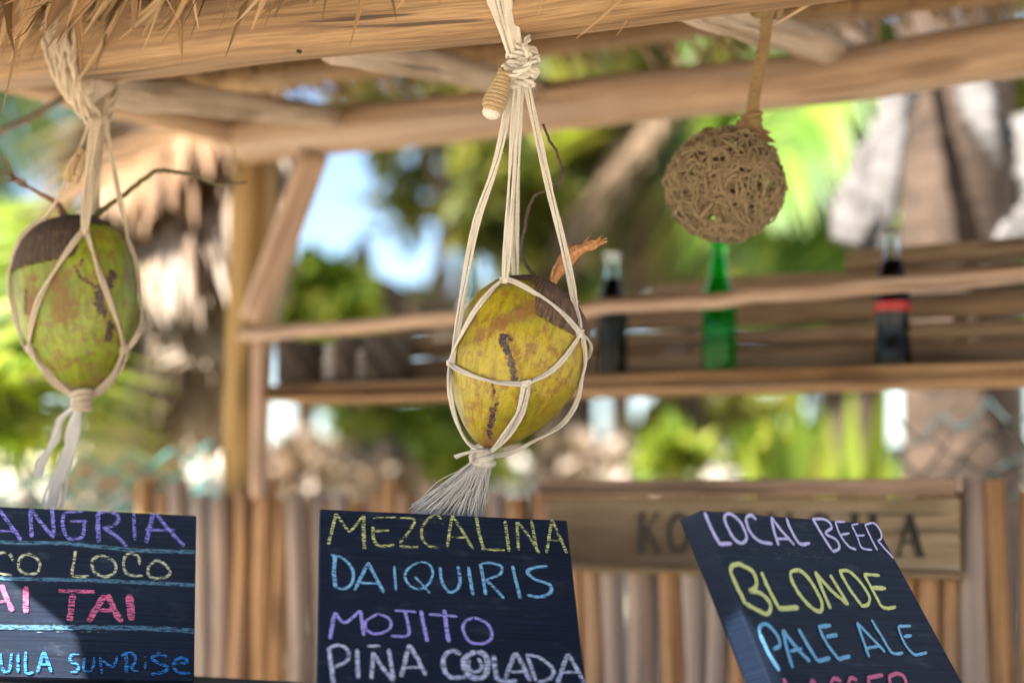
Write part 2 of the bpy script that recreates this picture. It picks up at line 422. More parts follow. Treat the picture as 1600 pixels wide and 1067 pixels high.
# ------------------------------------------------------------------ ground
def ground_h(x, y):
    t = max(0, min(1, (y - 6.5) / 4.5)); t = t * t * (3 - 2 * t)
    h = t * 1.62 + t * .25 * noise.noise(V((x * .25, y * .2, 3)))
    if y > 60: h += min(1, (y - 60) / 60) * 3
    return h + .03 * noise.noise(V((x * 1.3, y * 1.3, 0)))
g = MB()
xs = [-300, -150, -80, -40, -25] + [x * .5 for x in range(-34, 35)] + [25, 40, 80, 150, 300]
ys = [-300, -100, -40, -15, -8] + [y * .4 for y in range(-12, 60)] + [26, 32, 45, 60, 90, 140, 250, 600]
vs = [V((x, y, ground_h(x, y))) for y in ys for x in xs]
nx = len(xs)
g.add(vs, [(j * nx + i, j * nx + i + 1, (j + 1) * nx + i + 1, (j + 1) * nx + i) for j in range(len(ys) - 1) for i in range(nx - 1)])
tag(g.build('ground', M['sand']), kind='structure')

# ------------------------------------------------------------------ the bar hut
hut = thing('beach_bar', 'open thatched beach bar of rough timber poles and beams', 'beach bar', H(0, .5, 0))
# front beam
R0 = .056
low = [(-420, 176), (0, 139), (180, 122), (360, 102), (520, 85), (660, 73), (800, 60), (1000, 37), (1200, 10)]
pts = [Pv(x, y, -.02) + V((0, 0, R0)) for x, y in low]
pts.append(pts[-1] + (pts[-1] - pts[-3]) * 1.6)
mb = MB(); sp_ = spline(pts, step=.03)
mb.tube(sp_, [R0 * (1 + .04 * noise.noise(V((i * .13, 0, 0)))) for i in range(len(sp_))], 22, sq=3.2, wob=.035)
front_beam = mb.build('front_beam', M['front_wood'], hut)
mb = MB(); kp = Pv(465, 80, -.02 - R0 - .002)
mb.tube([kp, kp + VY * .006], [.0022, .0028], 8)
mb.build('nail_hole', M['ink'], hut)
# rear beam
low = [(380, 256), (440, 247), (700, 222), (1000, 189), (1300, 161), (1600, 118)]
R1 = .045
pts = [Pv(x, y, 1.07) + V((0, 0, R1)) for x, y in low]; pts.append(pts[-1] + UX * .9)
mb = MB(); mb.tube(spline(pts, step=.04), R1, 20, sq=3.6, wob=.03)
mb.build('rear_beam', M['rear_wood'], hut)
# posts
def post(u, v, z1, r, name='post', mat='post_wood'):
    mb = MB(); n = 16; ph = rnd.random() * 9
    mb.tube([H(u + .012 * math.sin(i * .5 + ph), v + .01 * math.cos(i * .7 + ph), z1 * i / n) for i in range(n + 1)], r, 16, wob=.10)
    return mb.build(name, M[mat], hut)
def uv_of(p): q = p - HO; return q.dot(UX), q.dot(VY)
pu = uv_of(Pv(381, 500, 1.10))[0]
post(pu, 1.115, 2.135, .048)
post(1.75, 1.10, 2.14, .042); post(-1.28, 0, 2.02, .042); post(1.75, 0, 2.03, .045)
# tie poles from the front beam to the rear beam
def pole(a, b, r, mat, name='tie_pole', ext=.25):
    d = (b - a).normalized(); a2 = a - d * ext; b2 = b + d * .12
    mb = MB(); mb.tube([a2.lerp(b2, i / 14) + jit(.002) for i in range(15)], [r * (1.05 - .012 * i) for i in range(15)], 14, wob=.08)
    return mb.build(name, M[mat], hut)
pole(P(180, 143, 2.95), P(545, 183, 4.02), .025, 'pale_pole', ext=.1)
pole(P(520, 68, 2.84), P(865, 146, 3.82), .026, 'pale_pole', ext=.0)
pole(P(1050, -6, 2.60), P(1318, 84, 3.50), .029, 'pale_pole', ext=.0)
# purlin under the rear eave, left side beam, brace, cane
def along_u(u0, u1, v, z, r, mat, name):
    mb = MB(); mb.tube([H(u0 + (u1 - u0) * i / 20, v, z) + jit(.002) for i in range(21)], r, 12, wob=.06); return mb.build(name, M[mat], hut)
along_u(-1.75, 2.2, 1.24, 2.335, .026, 'brown_pole', 'purlin')
along_u(-1.75, 2.2, .55, 2.575, .03, 'brown_pole', 'ridge_pole')
mb = MB(); mb.tube([H(-1.27, -.15 + 1.35 * i / 10, 2.19) for i in range(11)], .03, 12, wob=.06); mb.build('side_beam', M['rear_wood'], hut)
mb = MB(); a, b = P(398, 500, 4.05), P(492, 240, 3.98); mb.tube([a.lerp(b, i / 10) for i in range(11)], .032, 12, wob=.08); mb.build('brace', M['rail_wood'], hut)
mb = MB(); a, b = P(-160, 300, 3.35), P(118, 140, 3.25); mb.tube([a.lerp(b, i / 8) + jit(.002) for i in range(9)], .006, 7); mb.build('cane', M['tree_bark'], hut)
# counter
mb = MB(); mb.box(HO, UX, VY, V((0, 0, 1)), -1.4, 1.9, -.62, .06, 1.155, 1.195, .006); mb.build('counter_top', M['counter_wood'], hut)
mb = MB()
for i in range(66):
    u = -1.35 + i * .049
    mb.tube([H(u, -.5, 0), H(u, -.5, 1.153)], .023, 8)
tag(mb.build('counter_front', M['stake_wood'], hut), kind='stuff')
# roof: thick sloping sheets, then blades of dry palm leaf
def eave(u):      # notches shaped into the unseen eave to let sun patches onto two boards
    if -1.06 < u < -.785: return -.785
    if .008 < u < .090: return -.588
    return -.95
prof = [(-.95, 2.09), (-.45, 2.11), (.1, 2.27), (.55, 2.62), (1.0, 2.47), (1.33, 2.37)]  # front overhang extended out of view to keep the boards in shade
mb = MB(); U0, U1, TH = -1.8, 2.3, .09; NU = 240
vs = []; uvs = []; L = 0
for i, (v, z) in enumerate(prof):
    for lay in (0, 1):
        for k in range(NU + 1):
            u = U0 + (U1 - U0) * k / NU
            w = (.03 * noise.noise(V((u * 6, v * 3, lay)))) if i in (0, len(prof) - 1) else .015 * noise.noise(V((u * 4, v, lay)))
            vv = v
            if i == 0: vv = eave(u); w *= .3
            vs.append(H(u, vv + (w if i in (0, len(prof) - 1) else 0), z + lay * TH + w)); uvs.append((u, vv))
def vid(i, lay, k): return (i * 2 + lay) * (NU + 1) + k
fs = []
for i in range(len(prof) - 1):
    for k in range(NU):
        fs.append((vid(i, 0, k), vid(i + 1, 0, k), vid(i + 1, 0, k + 1), vid(i, 0, k + 1)))
        fs.append((vid(i, 1, k), vid(i, 1, k + 1), vid(i + 1, 1, k + 1), vid(i + 1, 1, k)))
for k in range(NU):
    fs.append((vid(0, 0, k), vid(0, 0, k + 1), vid(0, 1, k + 1), vid(0, 1, k)))
    e = len(prof) - 1; fs.append((vid(e, 0, k), vid(e, 1, k), vid(e, 1, k + 1), vid(e, 0, k + 1)))
for i in range(len(prof) - 1):
    for k in (0, NU): fs.append((vid(i, 0, k), vid(i, 1, k), vid(i + 1, 1, k), vid(i + 1, 0, k)))
mb.add(vs, fs, uvs)
roof = mb.build('thatched_roof', M['roof'], hut)
def blade(mb, a, b, w, sag=.0, seg=4, tw=None):
    d = b - a; side = d.cross(tw or V((rnd.gauss(0, 1), rnd.gauss(0, 1), rnd.gauss(0, 1)))).normalized()
    nrm = side.cross(d).normalized(); vs = []; uvs = []; off = rnd.random() * 10
    for i in range(seg + 1):
        t = i / seg; p = a + d * t + nrm * (sag * 4 * t * (1 - t)) ; ww = w * (1 - t ** 1.7) * (.6 + .4 * min(1, t * 4)) + .0004
        for q in (-1, 0, 1): vs.append(p + side * q * ww + nrm * (abs(q) * ww * .35)); uvs.append((t * d.length + off, q * ww))
    fs = []
    for i in range(seg):
        for q in range(2): fs.append((i * 3 + q, i * 3 + q + 1, i * 3 + q + 4, i * 3 + q + 3))
    mb.add(vs, fs, uvs)
mb = MB()
for i in range(2300):
    u = rnd.uniform(U0, U1); v = rnd.uniform(-.5, -.07) if rnd.random() < .7 else rnd.uniform(-.95, -.5); z = (2.11 + max(0, v + .45) * .29) + rnd.uniform(-.03, .03)
    if v < eave(u) + .03: continue
    a = H(u, v, z); ln = rnd.uniform(.10, .24)
    d = UX * rnd.gauss(-.35, .30) + VY * rnd.gauss(-.25, .22) + V((0, 0, rnd.uniform(-.85, -.25)))
    b = a + d.normalized() * ln
    zmin = 1.985 + .02 * noise.noise(V((u * 9, 0, 0))) + rnd.uniform(-.012, .06) + (.02 if v > -.2 else 0) + (.04 if v < -.46 else 0) + (.05 if v < -.6 else 0)
    if b.z < zmin: b = a + (b - a) * max(.25, (a.z - zmin) / (a.z - b.z))
    be = uv_of(b)
    if be[1] < eave(be[0]) - .005: continue
    blade(mb, a, b, rnd.uniform(.004, .016), rnd.gauss(0, .012))
# long loose leaflets hanging past the front beam
for (x0, y0, x1, y1, d0, w) in [(1000, -30, 900, 61, 2.36, .0035), (1012, -20, 962, 58, 2.4, .0016), (1320, -30, 1206, 42, 2.34, .003), (880, -20, 832, 15, 2.38, .002),
                            (215, -20, 141, 112, 2.62, .0045), (262, -10, 186, 62, 2.62, .004), (330, -20, 246, 50, 2.6, .006), (208, -20, 206, 55, 2.6, .0055),
                            (120, -10, 88, 70, 2.6, .006), (40, -10, 2, 178, 2.6, .003), (60, 0, 12, 100, 2.62, .006), (420, -25, 366, 38, 2.55, .003), (470, -20, 408, 24, 2.55, .005),
                            (640, -20, 620, 15, 2.5, .004), (300, -20, 250, 72, 2.6, .004)]:
    blade(mb, P(x0, y0, d0), P(x1, y1, d0 + .02), w, .004, 6, tw=V((0.2, 1, .1)))
mb.build('front_fringe', M['thatch'], hut)
mb = MB()
for i in range(3600):
    u = rnd.uniform(U0, U1); v = rnd.uniform(.85, 1.36); z = 2.62 - (v - .55) * .325 - .01
    a = H(u, v, z); d = UX * rnd.gauss(0, .3) + VY * rnd.gauss(.7, .3) + V((0, 0, rnd.uniform(-.9, -.2)))
    ln = rnd.uniform(.06, .2); b = a + d.normalized() * ln
    if b.z < 2.285: b = a + (b - a) * max(.15, (a.z - 2.285 - rnd.uniform(0, .03)) / (a.z - b.z))
    blade(mb, a, b, rnd.uniform(.003, .008), rnd.gauss(0, .01), 3)
for i in range(1500):
    u = rnd.uniform(U0, U1); v = rnd.uniform(-.1, .55); z = 2.2 + max(0, v - .1) * .75
    a = H(u, v, z + .03); d = UX * rnd.gauss(0, .5) + VY * rnd.gauss(-.5, .3) + V((0, 0, rnd.uniform(-.7, -.1)))
    blade(mb, a, a + d.normalized() * rnd.uniform(.05, .12), rnd.uniform(.003, .008), rnd.gauss(0, .01), 3)
mb.build('rear_fringe', M['thatch'], hut)

# ------------------------------------------------------------------ stick fence
fence = thing('stick_fence', 'waist high palisade of weathered round sticks behind the bar', 'fence', H(0, 1.04, 0))
protos = []
us = -1.47; i = 0
while us < 1.95 and i < 98:
    r = rnd.choice([.0155, .018, .0205, .022])
    h = 1.463 + rnd.uniform(-.035, .025)
    if i < 9:
        mb = MB(); ph = rnd.random() * 9
        mb.tube([H(0, 1.04, 0) + UX * (.005 * math.sin(k * .6 + ph)) + VY * (.004 * math.cos(k + ph)) + V((0, 0, h * k / 14)) for k in range(15)], r, 10, wob=.16)
        st = mb.build('stake', M['stake_wood'], fence); st['r'] = r; protos.append(st)
    else:
        src = protos[i % 9] if rnd.random() < .5 else rnd.choice(protos); st = src.copy(); COL.objects.link(st); st.parent = fence; r = src['r']
    gap = rnd.choice([-.005, -.003, -.001, .001, .005]) if us < .98 else rnd.choice([.001, .006, .014, .02]) 
    us += r
    st.location = UX * us + VY * rnd.uniform(-.012, .012); st.rotation_euler = (rnd.gauss(0, .003), rnd.gauss(0, .0022), 0)
    us += r + gap; i += 1
for q in protos: del q['r']
for o in list(fence.children):
    if 'r' in o: del o['r']
for z in (.35, .9):
    mb = MB(); mb.tube([H(-1.5 + 3.5 * k / 20, 1.070, z) + jit(.002) for k in range(21)], .009, 10, wob=.1); mb.build('cross_bar', M['brown_pole'], fence)

# ------------------------------------------------------------------ bottle shelf
shelf = thing('bottle_shelf', 'long rustic shelf with a front rail and slatted back over the stick fence', 'shelf', H(0, 1.1, 1.6))
Z1 = V((0, 0, 1))
u_l = uv_of(Pv(410, 600, .97))[0]
def zat(px, py, v): return Pv(px, py, v).z
zt = 1.660
mb = MB(); mb.box(HO, UX, VY, Z1, u_l, 1.73, .975, 1.20, zt - .031, zt, .004); mb.build('plank', M['shelf_wood'], shelf)
mb = MB(); a, b = Pv(378, 524, .955), Pv(1680, 424, .955)
mb.tube([a.lerp(b, k / 24) + jit(.0015) for k in range(25)], .0135, 12, sq=3, wob=.06); mb.build('rail', M['rail_wood'], shelf)
mb = MB(); c0 = uv_of(Pv(402, 600, .975))[0]; mb.tube([H(c0, .985, 1.44 + .33 * k / 8) for k in range(9)], .017, 10, wob=.06); mb.build('rail_post', M['rail_wood'], shelf)
u_s = uv_of(Pv(592, 570, 1.21))[0]
for (z0, z1, ua, ub) in [(1.663, 1.716, u_s, 1.74), (1.719, 1.752, u_s, 1.74), (1.756, 1.802, u_s + .30, 1.74), (1.805, 1.846, u_s + .62, 1.74), (1.849, 1.886, u_s + 1.0, 1.74)]:
    mb = MB(); n = 24
    mb.tube([H(ua + (ub - ua) * k / n, 1.22, (z0 + z1) / 2 + .006 * noise.noise(V((k * .3, z0 * 9, 0)))) for k in range(n + 1)], (z1 - z0) / 2, 14, sq=3, wob=.12); mb.build('back_slat', M['slat_wood'], shelf)
for ua in (u_s + .01, .2, 1.0, 1.70):
    mb = MB(); mb.tube([H(ua, 1.25, zt - .03), H(ua, 1.25, 1.885 if ua > .3 else 1.76)], .014, 8, wob=.1); mb.build('back_batten', M['slat_wood'], shelf)

# crate on the shelf
cr = thing('wooden_box', 'small dark open fronted wooden box at the left end of the bottle shelf', 'box', Pv(505, 612, 1.09))
base = V((0, 0, zt + .001)); cu = uv_of(Pv(440, 600, 1.04))[0]; cu2 = uv_of(Pv(585, 600, 1.04))[0]
def cbox(u0, u1, v0, v1, z0, z1, name):
    mb = MB(); mb.box(HO, UX, VY, Z1, u0, u1, v0, v1, z0, z1, .002); mb.build(name, M['dark_wood'], cr)
zb = zt + .001
cbox(cu, cu2, 1.02, 1.17, zb, zb + .008, 'floor_board')
cbox(cu, cu2, 1.171, 1.18, zb, zb + .095, 'back_board')
for uu in (cu, (cu + cu2) / 2 + .03, cu2 - .012): cbox(uu, uu + .012, 1.02, 1.17, zb + .0085, zb + .095, 'side_board')
def jar(px, r, h, lab):
    u = uv_of(Pv(px, 590, 1.07))[0]; o = H(u, 1.07, zb + .0085)
    t = thing('jar', lab, 'jar', o); mb = MB(); mb.lathe(o, [(0, 0), (r, 0), (r, h * .7), (r * .75, h * .85), (r * .75, h * .9)], 20); mb.build('jar_body', M['jar'], t)
    mb = MB(); mb.lathe(o, [(r * .82, h * .9), (r * .82, h), (0, h)], 20); mb.build('lid', M['metal_cap'], t)
jar(520, .02, .072, 'small pale lidded jar inside the left half of the dark shelf box')
jar(566, .012, .06, 'slim pale lidded jar inside the right half of the dark shelf box')

# bottles
def bottle(px, prof, label, glassm, liquid=None, label_band=None, cap=False, v=1.09, fill=.9):
    u = uv_of(Pv(px, 570, v))[0]; o = H(u, v, zt + .0012)
    t = thing('bottle', label, 'bottle', o, 'glass bottles on the shelf behind the bar')
    pr = [(0, 0.001), (prof[0][0] * .85, 0)] + prof
    th = .0022
    inner = [(max(r - th, .001), z) for r, z in reversed(prof)] + [(prof[0][0] * .8, .005), (0.0, .006)]
    mb = MB(); mb.lathe(o, pr + inner, 40); mb.build('glass', glassm, t, recalc=True)
    H_ = prof[-1][1]
    if liquid:
        lp = [(0.0, .0065), (prof[0][0] * .95, .0065)] + [(r - .0006, max(z, .0075)) for r, z in prof if z < H_ * fill]
        lp.append((0.0, lp[-1][1]))
        mb = MB(); mb.lathe(o, lp, 40); mb.build('drink', liquid, t, recalc=True)
    if label_band:
        z0, z1, m = label_band
        def rr(z):
            for (r0, a), (r1, b) in zip(prof, prof[1:]):
                if a <= z <= b: return r0 + (r1 - r0) * (z - a) / max(1e-6, b - a)
            return prof[-1][0]
        mb = MB(); mb.lathe(o, [(rr(z0 + (z1 - z0) * k / 6) + .0006, z0 + (z1 - z0) * k / 6) for k in range(7)], 40); mb.build('label_band', m, t, recalc=True)
    if cap:
        r = prof[-1][0]; mb = MB()
        pts = []
        mb.lathe(o, [(r + .0015, H_ - .006), (r + .002, H_ - .001), (r + .0008, H_ + .0025), (0.0, H_ + .003)], 24); mb.build('crown_cap', M['metal_cap'], t, recalc=True)
    return t
contour = [(.0300, .0015), (.0312, .008), (.0300, .03), (.0278, .052), (.0272, .068), (.0285, .085), (.0300, .098), (.0302, .112), (.0290, .128), (.0255, .148), (.0205, .168), (.0160, .186), (.0130, .203), (.0122, .218), (.0122, .226), (.0138, .228), (.0138, .236)]
longn = [(.0262, .0015), (.0270, .006), (.0270, .115), (.0262, .128), (.0225, .145), (.0170, .163), (.0138, .182), (.0125, .2), (.0122, .212), (.0138, .214), (.0138, .228)]
beer = [(.0300, .0015), (.0308, .006), (.0308, .125), (.0295, .138), (.0240, .153), (.0180, .166), (.0152, .182), (.0140, .205), (.0136, .224), (.0150, .226), (.0150, .238)]
bottle(1396, contour, 'curvy clear bottle of dark cola with a red band, between the two right slat gaps', M['clear_glass'], M['cola'], (.097, .113, M['red_label']), fill=.80)
bottle(957, longn, 'slim bottle of black cola with pale cap, just right of the middle coconut', M['clear_glass'], M['cola'], None, True, fill=.83)
bottle(1124, beer, 'bright green glass bottle below the twine ball', M['green_glass'], None, None)
bottle(737, beer, 'clear empty glass bottle half hidden behind the middle coconut cords', M['clear_glass'], None, (.135, .155, M['pale_label']))

# ------------------------------------------------------------------ painted sign on the fence
sign = thing('wooden_sign', 'weathered brown plank sign painted KOMBUCHA fixed to the stick fence', 'sign', Pv(1170, 880, .99))
sv = .992
uL = uv_of(Pv(852, 800, sv))[0]; uR = uv_of(Pv(1497, 800, sv))[0]
zT = 1.474; zB = 1.322
mb = MB(); mb.box(HO, UX, VY, Z1, uL, uR, sv, sv + .018, zB, zT - .032, .003); mb.build('sign_board', M['sign_wood'], sign)
mb = MB(); mb.box(HO, UX, VY, Z1, uL - .01, uR - .005, sv - .012, sv + .018, zT - .0305, zT, .004); mb.build('top_batten', M['rail_wood'], sign)
mb = MB(); mb.box(HO, UX, VY, Z1, uL + .005, uR, sv - .008, sv + .016, zB - .012, zB - .0005, .003); mb.build('bottom_batten', M['sign_wood'], sign)
mb = MB()
def sstroke(pts, w, lift):
    """flat painted stroke in sign coordinates (u, z)"""
    pts = [V((a, b, 0)) for a, b in pts]; vs = []
    for i, p in enumerate(pts):
        d = (pts[min(i + 1, len(pts) - 1)] - pts[max(i - 1, 0)]).normalized(); n = V((-d.y, d.x, 0)) * w / 2
        for s in (1, -1):
            q = p + n * s; vs.append(H(q.x, sv - .0012 - lift, q.y))
    mb.add(vs, [(2 * i, 2 * i + 1, 2 * i + 3, 2 * i + 2) for i in range(len(pts) - 1)])
def arc(cx, cy, rx, ry, a0, a1, n=14): return [(cx + rx * math.cos(math.radians(a0 + (a1 - a0) * k / n)), cy + ry * math.sin(math.radians(a0 + (a1 - a0) * k / n))) for k in range(n + 1)]
GL = {'K': [([(0, 0), (0, 1)], .2), ([(.05, .45), (.6, 1)], .1), ([(.2, .58), (.65, 0)], .18), ([(-.15, 0), (.18, 0)], .07), ([(-.15, 1), (.18, 1)], .07), ([(.5, 0), (.8, 0)], .07), ([(.45, 1), (.75, 1)], .07)],
      'O': [(arc(.38, .5, .36, .47, 0, 360, 22), .16)],
      'M': [([(0, 0), (.08, 1)], .1), ([(.08, 1), (.42, .1)], .18), ([(.42, .1), (.78, 1)], .1), ([(.78, 1), (.84, 0)], .18), ([(-.12, 0), (.12, 0)], .07), ([(.7, 0), (.98, 0)], .07)],
      'B': [([(0, 0), (0, 1)], .2), ([(-.12, 1), (.3, 1)] + arc(.3, .77, .24, .23, 90, -90) + [(0, .54)], .1), ([(.3, .53)] + arc(.3, .27, .3, .26, 90, -90) + [(-.12, 0)], .1)],
      'U': [([(0, 1), (0, .35)] + arc(.32, .35, .32, .35, 180, 360) + [(.64, 1)], .14), ([(-.14, 1), (.16, 1)], .07), ([(.5, 1), (.78, 1)], .07)],
      'C': [(arc(.4, .5, .38, .48, 45, 315, 20), .16), ([(.68, .72), (.68, .98)], .07)],
      'H': [([(0, 0), (0, 1)], .2), ([(.62, 0), (.62, 1)], .2), ([(0, .52), (.62, .52)], .08), ([(-.15, 0), (.17, 0)], .07), ([(-.15, 1), (.17, 1)], .07), ([(.46, 0), (.78, 0)], .07), ([(.46, 1), (.78, 1)], .07)],
      'A': [([(0, 0), (.36, 1)], .09), ([(.36, 1), (.72, 0)], .2), ([(.14, .34), (.58, .34)], .08), ([(-.14, 0), (.15, 0)], .07), ([(.56, 0), (.88, 0)], .07)]}
lh = .066; zl = zB + .026; k = 0
for ch, px in zip('KOMBUCHA', (1003, 1046, 1096, 1158, 1206, 1264, 1336, 1404)):
    u0 = uv_of(Pv(px, 820, sv))[0]
    for pts, w in GL[ch]:
        k += 1; sstroke([(u0 + a * lh * .78, zl + b * lh) for a, b in pts], w * lh, k * .00006)
    mb.build('painted_letter', M['ink'], sign, smooth=False); mb = MB()

# ------------------------------------------------------------------ chalkboards
def chalkboard(TL, w, h, yaw, lean, roll, label, th=.02, quad=None, leg=.5):
    cy, sy = math.cos(yaw), math.sin(yaw); n0 = V((sy, -cy, 0)); r0 = V((cy, sy, 0))
    u0 = V((0, 0, 1)) * math.cos(lean) - n0 * math.sin(lean)
    r = r0 * math.cos(roll) + u0 * math.sin(roll); u = -r0 * math.sin(roll) + u0 * math.cos(roll)
    n = r.cross(u).normalized() * 1.0
    if n.dot(CP - TL) < 0: n = -n
    base = TL + r * w / 2 - u * h
    t = thing('chalkboard', label, 'chalkboard', base, 'chalk menu boards along the bar counter')
    mb = MB(); mb.box(TL, r, -n, u, 0, w, 0, th, -h, 0, .0016)
    # uv in board metres
    mb.uv = [((p - TL).dot(r), (p - TL).dot(u)) for p in mb.v]
    if quad:
        q = [plane_hit(x, y, TL, n) for x, y in quad]          # top left, top right, bottom right, bottom left on the board's plane
        nv = []
        for p in mb.v:
            a, b, c = (p - TL).dot(r) / w, -(p - TL).dot(u) / h, (p - TL).dot(n)
            nv.append((q[0] * (1 - a) + q[1] * a) * (1 - b) + (q[3] * (1 - a) + q[2] * a) * b + n * c)
        mb.v = nv
    bd = mb.build('board', M['slate'], t, smooth=False)
    # prop leg behind
    mb = MB(); top = TL + r * w * leg - u * h * .25 - n * (th + .004); foot = V((top.x, top.y, 1.1965)) - V((n.x, n.y, 0)).normalized() * .06
    mb.tube([top, foot], .008, 8, sq=3); mb.build('prop_leg', M['slate_edge'], t)
    return dict(t=t, TL=TL, r=r, u=u, n=n, px=(TL - CP).dot(CF) / FPX, lift=0, bd=bd)
def chalk_line(B, strokes, colour, name, width=6, dens=.47, off=(0, 0), sc=1.0):
    mb = MB()
    for st in strokes:
        w = width
        if isinstance(st, tuple): st, w = st
        B['lift'] += 1; lift = .0005 + B['lift'] * .000025
        pts = []
        for x, y in st:
            p = plane_hit(off[0] + x / sc, off[1] + y / sc, B['TL'], B['n']); q = p - B['TL']; pts.append(V((q.dot(B['r']), q.dot(B['u']), 0)))
        pp = spline(pts, step=.0022) if len(pts) > 2 else spline(pts, step=.0022)
        hw = w * .86 * B['px'] / 2; vs = []; uvs = []; m = len(pp); ph = rnd.random() * 40
        for i, p in enumerate(pp):
            d = pp[min(i + 1, m - 1)] - pp[max(i - 1, 0)]
            d = d.normalized() if d.length > 1e-9 else V((1, 0, 0))
            nn = V((-d.y, d.x, 0)); e = min(1, .55 + .45 * min(i, m - 1 - i) / 1.5)
            wl = hw * e * (1 + .38 * noise.noise(V((i * .3 + ph, 1, 0)))); wr = hw * e * (1 + .38 * noise.noise(V((i * .3 + ph, 9, 0))))
            for q in (p + nn * wl, p - nn * wr):
                vs.append(B['TL'] + B['r'] * q.x + B['u'] * q.y + B['n'] * lift); uvs.append((q.x, q.y))
        mb.add(vs, [(2 * i, 2 * i + 1, 2 * i + 3, 2 * i + 2) for i in range(m - 1)], uvs)
    return mb.build(name, chalk('chalk_' + name, colour, dens), B['t'], smooth=False)

YEL, BLU, PUR, LIL, PNK = (.74, .80, .31), (.27, .62, .92), (.46, .42, .95), (.74, .77, .95), (.78, .19, .36)
# middle board
B2 = chalkboard(P(500, 794, 2.45), .308, .335, .17995, .78943, -.06763, 'middle black chalkboard listing MEZCALINA, DAIQUIRIS, MOJITO and PIÑA COLADA')
o2, s2 = (490, 780), 3.7186
chalk_line(B2, [([(130, 85), (108, 175), (85, 262)], 6), [(132, 85), (195, 175), (220, 180), (290, 95)], ([(292, 95), (290, 180), (296, 288)], 6.5),
                ([(345, 160), (350, 235), (385, 272), (470, 265)], 6), ([(345, 110), (420, 108), (480, 105)], 4), ([(350, 185), (440, 182)], 5),
                [(500, 110), (585, 120), (560, 180), (500, 255)], ([(500, 272), (550, 278), (608, 278)], 6),
                [(742, 118), (715, 95), (670, 110), (632, 165), (630, 225), (670, 272), (735, 280)],
                ([(805, 95), (790, 180), (778, 278)], 5.5), ([(805, 95), (870, 195), (928, 295)], 5.5), ([(790, 220), (890, 225)], 4),
                ([(945, 100), (960, 190), (985, 285)], 6), ([(975, 290), (1110, 298)], 6.5), ([(1112, 128), (1135, 305)], 6), ([(1180, 130), (1190, 300)], 5.5),
                ([(1182, 130), (1250, 215), (1312, 318)], 5), ([(1265, 125), (1298, 305)], 5.5), ([(1385, 120), (1352, 312)], 5.5), ([(1385, 120), (1472, 318)], 5.5), ([(1365, 238), (1450, 240)], 4.5)],
           YEL, 'mezcalina_lettering', 5, .46, o2, s2)
chalk_line(B2, [([(180, 110), (280, 160), (400, 130), (560, 100), (640, 125)], 14), ([(190, 140), (260, 185), (420, 185)], 12), ([(40, 125), (80, 130)], 3), ([(660, 130), (760, 160), (860, 175)], 12), ([(900, 170), (1060, 180)], 9), ([(980, 205), (1100, 208)], 4)],
           (.72, .70, .30), 'smudge', 8, .60, o2, s2)
chalk_line(B2, [([(125, 330), (118, 430), (128, 518)], 7), ([(95, 325), (170, 345), (225, 410), (225, 480), (185, 520), (135, 518)], 5.5), ([(318, 370), (280, 445), (238, 530)], 6), ([(318, 370), (360, 455), (408, 545)], 6), ([(262, 488), (375, 492)], 4.5),
                ([(468, 390), (478, 530)], 4.5), ([(615, 368), (555, 400), (530, 450), (560, 505), (620, 525), (670, 490), (692, 430), (670, 380), (620, 366)], 4.5), ([(585, 450), (640, 510), (675, 548)], 4),
                ([(735, 398), (745, 480), (785, 540), (830, 530), (850, 480), (838, 390)], 5.5), ([(898, 395), (925, 560)], 6), ([(970, 385), (985, 470), (1000, 558)], 6), ([(960, 385), (1020, 372), (1090, 395), (1080, 440), (1005, 470)], 5), ([(1000, 468), (1060, 530), (1105, 578)], 5.5),
                ([(1155, 390), (1175, 480), (1200, 580)], 6), ([(1358, 395), (1290, 398), (1240, 425), (1290, 470), (1370, 500), (1375, 545), (1320, 570), (1240, 560)], 6.5)],
           BLU, 'daiquiris_lettering', 6, .42, o2, s2)
chalk_line(B2, [([(95, 815), (108, 735), (125, 660)], 6.5), ([(125, 660), (180, 720), (270, 650)], 5.5), ([(272, 650), (280, 720), (292, 795)], 6), ([(370, 670), (305, 710), (305, 755), (350, 785), (420, 770), (450, 735), (430, 690), (370, 668)], 5),
                ([(470, 650), (560, 655), (595, 660)], 4.5), ([(530, 655), (550, 740), (545, 795), (450, 798)], 5.5), ([(622, 650), (640, 740), (660, 830)], 6.5), ([(668, 672), (760, 678), (835, 685)], 5), ([(758, 645), (770, 740), (785, 835)], 7),
                ([(925, 690), (880, 715), (868, 760), (900, 825), (960, 845), (1020, 825), (1035, 780), (1005, 725), (930, 690)], 5.5)],
           PUR, 'mojito_lettering', 6, .40, o2, s2)
